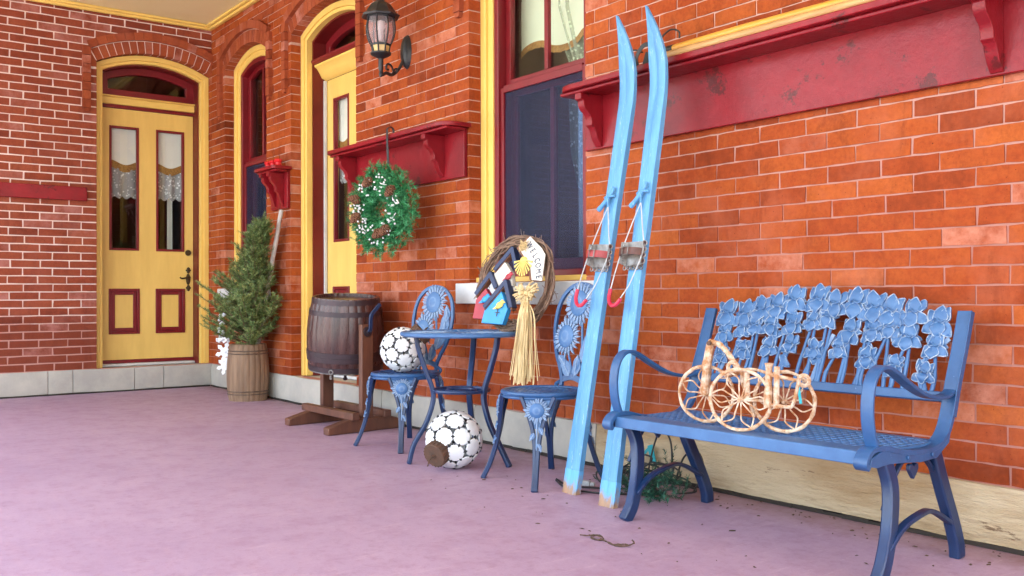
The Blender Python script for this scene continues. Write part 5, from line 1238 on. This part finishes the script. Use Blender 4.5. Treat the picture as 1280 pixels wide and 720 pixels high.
for i in range(185):
    t = (i/185)**1.05*.97; a = i*2.399+R(-.4, .4); ln = (.42*(1-t)**.85+.06)*R(.55, 1.12)*(1.22 if cos(a) > .1 else 1)*(1.12 if t < .4 else 1)
    if cos(a) < -.5: ln *= 1.12
    el = .50+.55*t+R(-.12, .12); d = Vector((cos(a)*cos(el), sin(a)*cos(el), sin(el)))
    if d.y > .25: d.y *= .55; ln *= .8
    p0 = tr(t); p1 = p0+d*ln+Vector((0, 0, -.05*ln)); nseg = 7
    wood.tube([p0, p0.lerp(p1, .5)+Vector((0, 0, -.01)), p1], [.005, .003, .0015], 5)
    needles(mb, p0.lerp(p1, .15), p1, int(300*ln)+30, .027, .0036, 1.0)
    for k in range(int(4+ln*24)):
        s = R(.22, .98); q = p0.lerp(p1, s); sd = d.cross(Z).normalized()*(1 if k % 2 else -1); dd = (d*.75+sd*R(.4, .95)+Vector((0, 0, R(-.25, .25)))).normalized(); l2 = R(.05, .13)*(1.15-s*.6)
        needles(mb, q, q+dd*l2, int(l2*480), .024, .0036, 1.0)
needles(mb, tr(.9), tip, 90, .022, .0026, .8)
mb.build('crown', M['needle'], o, smooth=False, fix=False); wood.build('branch', M['bark'], o)
def spray(c, n_, dz, label):
    mb = MB(); c = Vector(c)
    for k in range(n_): t = R(0, 1); mb.ell(c+Vector((R(-.022, .022), R(-.02, .02), dz*t)), (.0125, .0125, .0125), None, 8, 6)
    mb.tube([c, c+Vector((0, 0, dz))], .003, 5); return tag(mb.build('berry_spray', M['berry']), label, 'berries')
spray((1.40, -.425, .50), 42, .21, 'upright spray of white berries in front of the spruce')
mb = MB()
for k in range(30): mb.ell((1.41+R(-.12, .12), -.425+R(-.02, .03), .485+R(0, .035)), (.0115, .0115, .0115), None, 8, 6)
mb.tube(spline([(1.29, -.41, .487), (1.41, -.425, .49), (1.53, -.41, .487)], 5), .003, 5)
tag(mb.build('berry_garland', M['berry']), 'low row of white berries along the rim of the keg', 'berries')
mb = MB(); SC = Vector((1.245, -.335, .335)); sn = Vector((.72, -.69, .05)).normalized(); sf = frame(sn)
for (cc, sc) in ((Vector((0, 0, .055)), 1.0), (Vector((.008, -.006, -.06)), .85)):
    for k in range(6):
        a = 2*pi*k/6+.3; c_ = SC+cc; u = sf@Vector((cos(a), sin(a), 0)); v = sf@Vector((-sin(a), cos(a), 0)); l = .088*sc
        mb.prism([c_+u*.008-v*.006, c_+u*l*.35-v*.020*sc, c_+u*l*.5-v*.012*sc, c_+u*l*.72-v*.020*sc, c_+u*l, c_+u*l*.72+v*.020*sc, c_+u*l*.5+v*.012*sc, c_+u*l*.35+v*.020*sc, c_+u*.008+v*.006], sn*.006)
    mb.ell(SC+cc+sn*.006, (.014, .014, .008), sf)
tag(mb.build('felt_flower', M['snow_white']), 'white six pointed felt flowers hanging on the front of the keg', 'ornament')
mb = MB(); a, b_ = Vector((1.42, -.13, .43)), Vector((1.775, -.07, 1.545)); mb.tube([a.lerp(b_, i/12)+Vector((.004*sin(i*2.1), 0, 0)) for i in range(13)], [.019+R(-.002, .002) for i in range(13)], 9)
tag(mb.build('birch_stick', M['stick']), 'pale peeled stick leaning on the wall behind the spruce', 'stick')

# ============================================================ FLOOR CLUTTER BEHIND THE BENCH
rc = random.Random(8)
mb = MB()
for k in range(9):
    cx, cy = 5.95+rc.uniform(-.14, .22), -.20+rc.uniform(-.10, .06); r = rc.uniform(.08, .17); pts = []; tl = rc.uniform(.2, 1.1); ph = rc.uniform(0, 6); vx = rc.uniform(-.3, .6)
    for i in range(26):
        a = ph+5.6*i/25*rc.uniform(.98, 1.02); pts.append((cx+r*cos(a)*1.1+.03*sin(2*a), min(-.05, cy+r*sin(a)*.7*(1-tl*.4)), max(.007, .007+(1+sin(a+vx))*.5*r*tl)))
    mb.tube(pts, .0042, 6)
for pts in ([(5.60, -.40, .006), (5.75, -.45, .006), (5.9, -.38, .008), (6.05, -.30, .02)], [(5.62, -.42, .006), (5.8, -.50, .006), (5.98, -.44, .006), (6.12, -.33, .012)], [(5.9, -.12, .01), (5.92, -.1, .15), (5.96, -.09, .24), (6.02, -.09, .2), (6.06, -.12, .05)], [(6.05, -.1, .01), (6.1, -.09, .14), (6.17, -.08, .17), (6.22, -.1, .1), (6.2, -.14, .01)]):
    mb.tube(spline(pts, 7), .0042, 6)
tag(mb.build('light_cable', M['black']), 'tangle of thin black cables on the floor behind the skis', 'cable')
mb = MB(); mb.obx((5.80, -.40, .018), (.045, .03, .022), Matrix.Rotation(.5, 3, 'Z')); mb.obx((5.83, -.385, .016), (.02, .022, .016), Matrix.Rotation(.5, 3, 'Z'))
tag(mb.build('cable_plug', M['cable_white'], bevel=.003), 'small white plug on the cable beside the ski tails', 'plug')
mb = MB(); GC = Vector((6.16, -.33, 0))
for k in range(85):
    p = GC+Vector((rc.gauss(0, .075), rc.gauss(0, .055), abs(rc.gauss(.045, .04)))); p.y = min(p.y, -.07); p.z = max(.012, p.z); d = Vector((rc.uniform(-1, 1.1), rc.uniform(-1, .6), rc.uniform(-.15, .7))).normalized()
    q = p+d*rc.uniform(.06, .12); q.z = max(.012, q.z); needles(mb, p, q, 34, .021, .0034, 1.0)
tag(mb.build('evergreen_garland', M['garland'], smooth=False, fix=False), 'heap of dark green artificial garland on the floor behind the bench leg', 'garland')
mb = MB(); mb.prism([(5.845, -.055, .155), (5.875, -.055, .165), (5.90, -.055, .085), (5.868, -.055, .078)], (0, -.004, 0))
mb.tube(spline([(5.80, -.06, .07), (5.83, -.06, .12), (5.86, -.057, .15)], 4), 1, sec=(.014, .003), up=(0, 1, 0))
tag(mb.build('tape_scrap', M['teal'], smooth=False), 'turquoise scrap of tape stuck low on the sandstone base', 'tape')
mb = MB(); tw = random.Random(4)
for pts in ([(6.43, -.985, .004), (6.47, -.965, .006), (6.50, -.955, .012), (6.53, -.965, .006), (6.515, -.985, .004), (6.48, -.98, .006)], [(6.52, -.97, .006), (6.56, -.975, .004), (6.61, -.985, .004), (6.64, -.965, .005), (6.655, -.94, .014), (6.64, -.935, .02)], [(6.60, -.985, .004), (6.63, -.96, .008), (6.635, -.95, .004)], [(6.46, -.97, .006), (6.49, -.975, .014), (6.52, -.96, .010)]):
    mb.tube(spline(pts, 5), [tw.uniform(.0016, .004) for i in range((len(pts)-1)*5+1)], 6)
tag(mb.build('dry_twig', M['twig']), 'curled dry twig on the bare floor in front of the bench', 'twig')
mb = MB()
for k in range(150):
    if k < 70: x = rc.uniform(5.6, 8.4); y = -rc.uniform(.03, .30)**1.0
    else: x = rc.uniform(5.2, 8.2); y = -rc.uniform(.08, 1.0)**1.3
    z = .0015; s = rc.uniform(.003, .010)*(1.6 if k % 17 == 0 else 1); a = rc.uniform(0, 6.28); e = Vector((cos(a), sin(a), 0)); e2 = Vector((-sin(a), cos(a), 0))*rc.uniform(.25, .7); c = Vector((x, y, z))
    mb.add([c-e*s-e2*s, c+e*s*.9-e2*s*.6, c+e*s*1.2+e2*s*.7+Z*.002, c-e*s*.7+e2*s+Z*.0015, c+Z*.004], [(0, 1, 4), (1, 2, 4), (2, 3, 4), (3, 0, 4)])
tag(mb.build('leaf_litter', M['twig'], smooth=False), 'scattered crumbs of dry leaf on the floor', 'litter', kind='stuff')
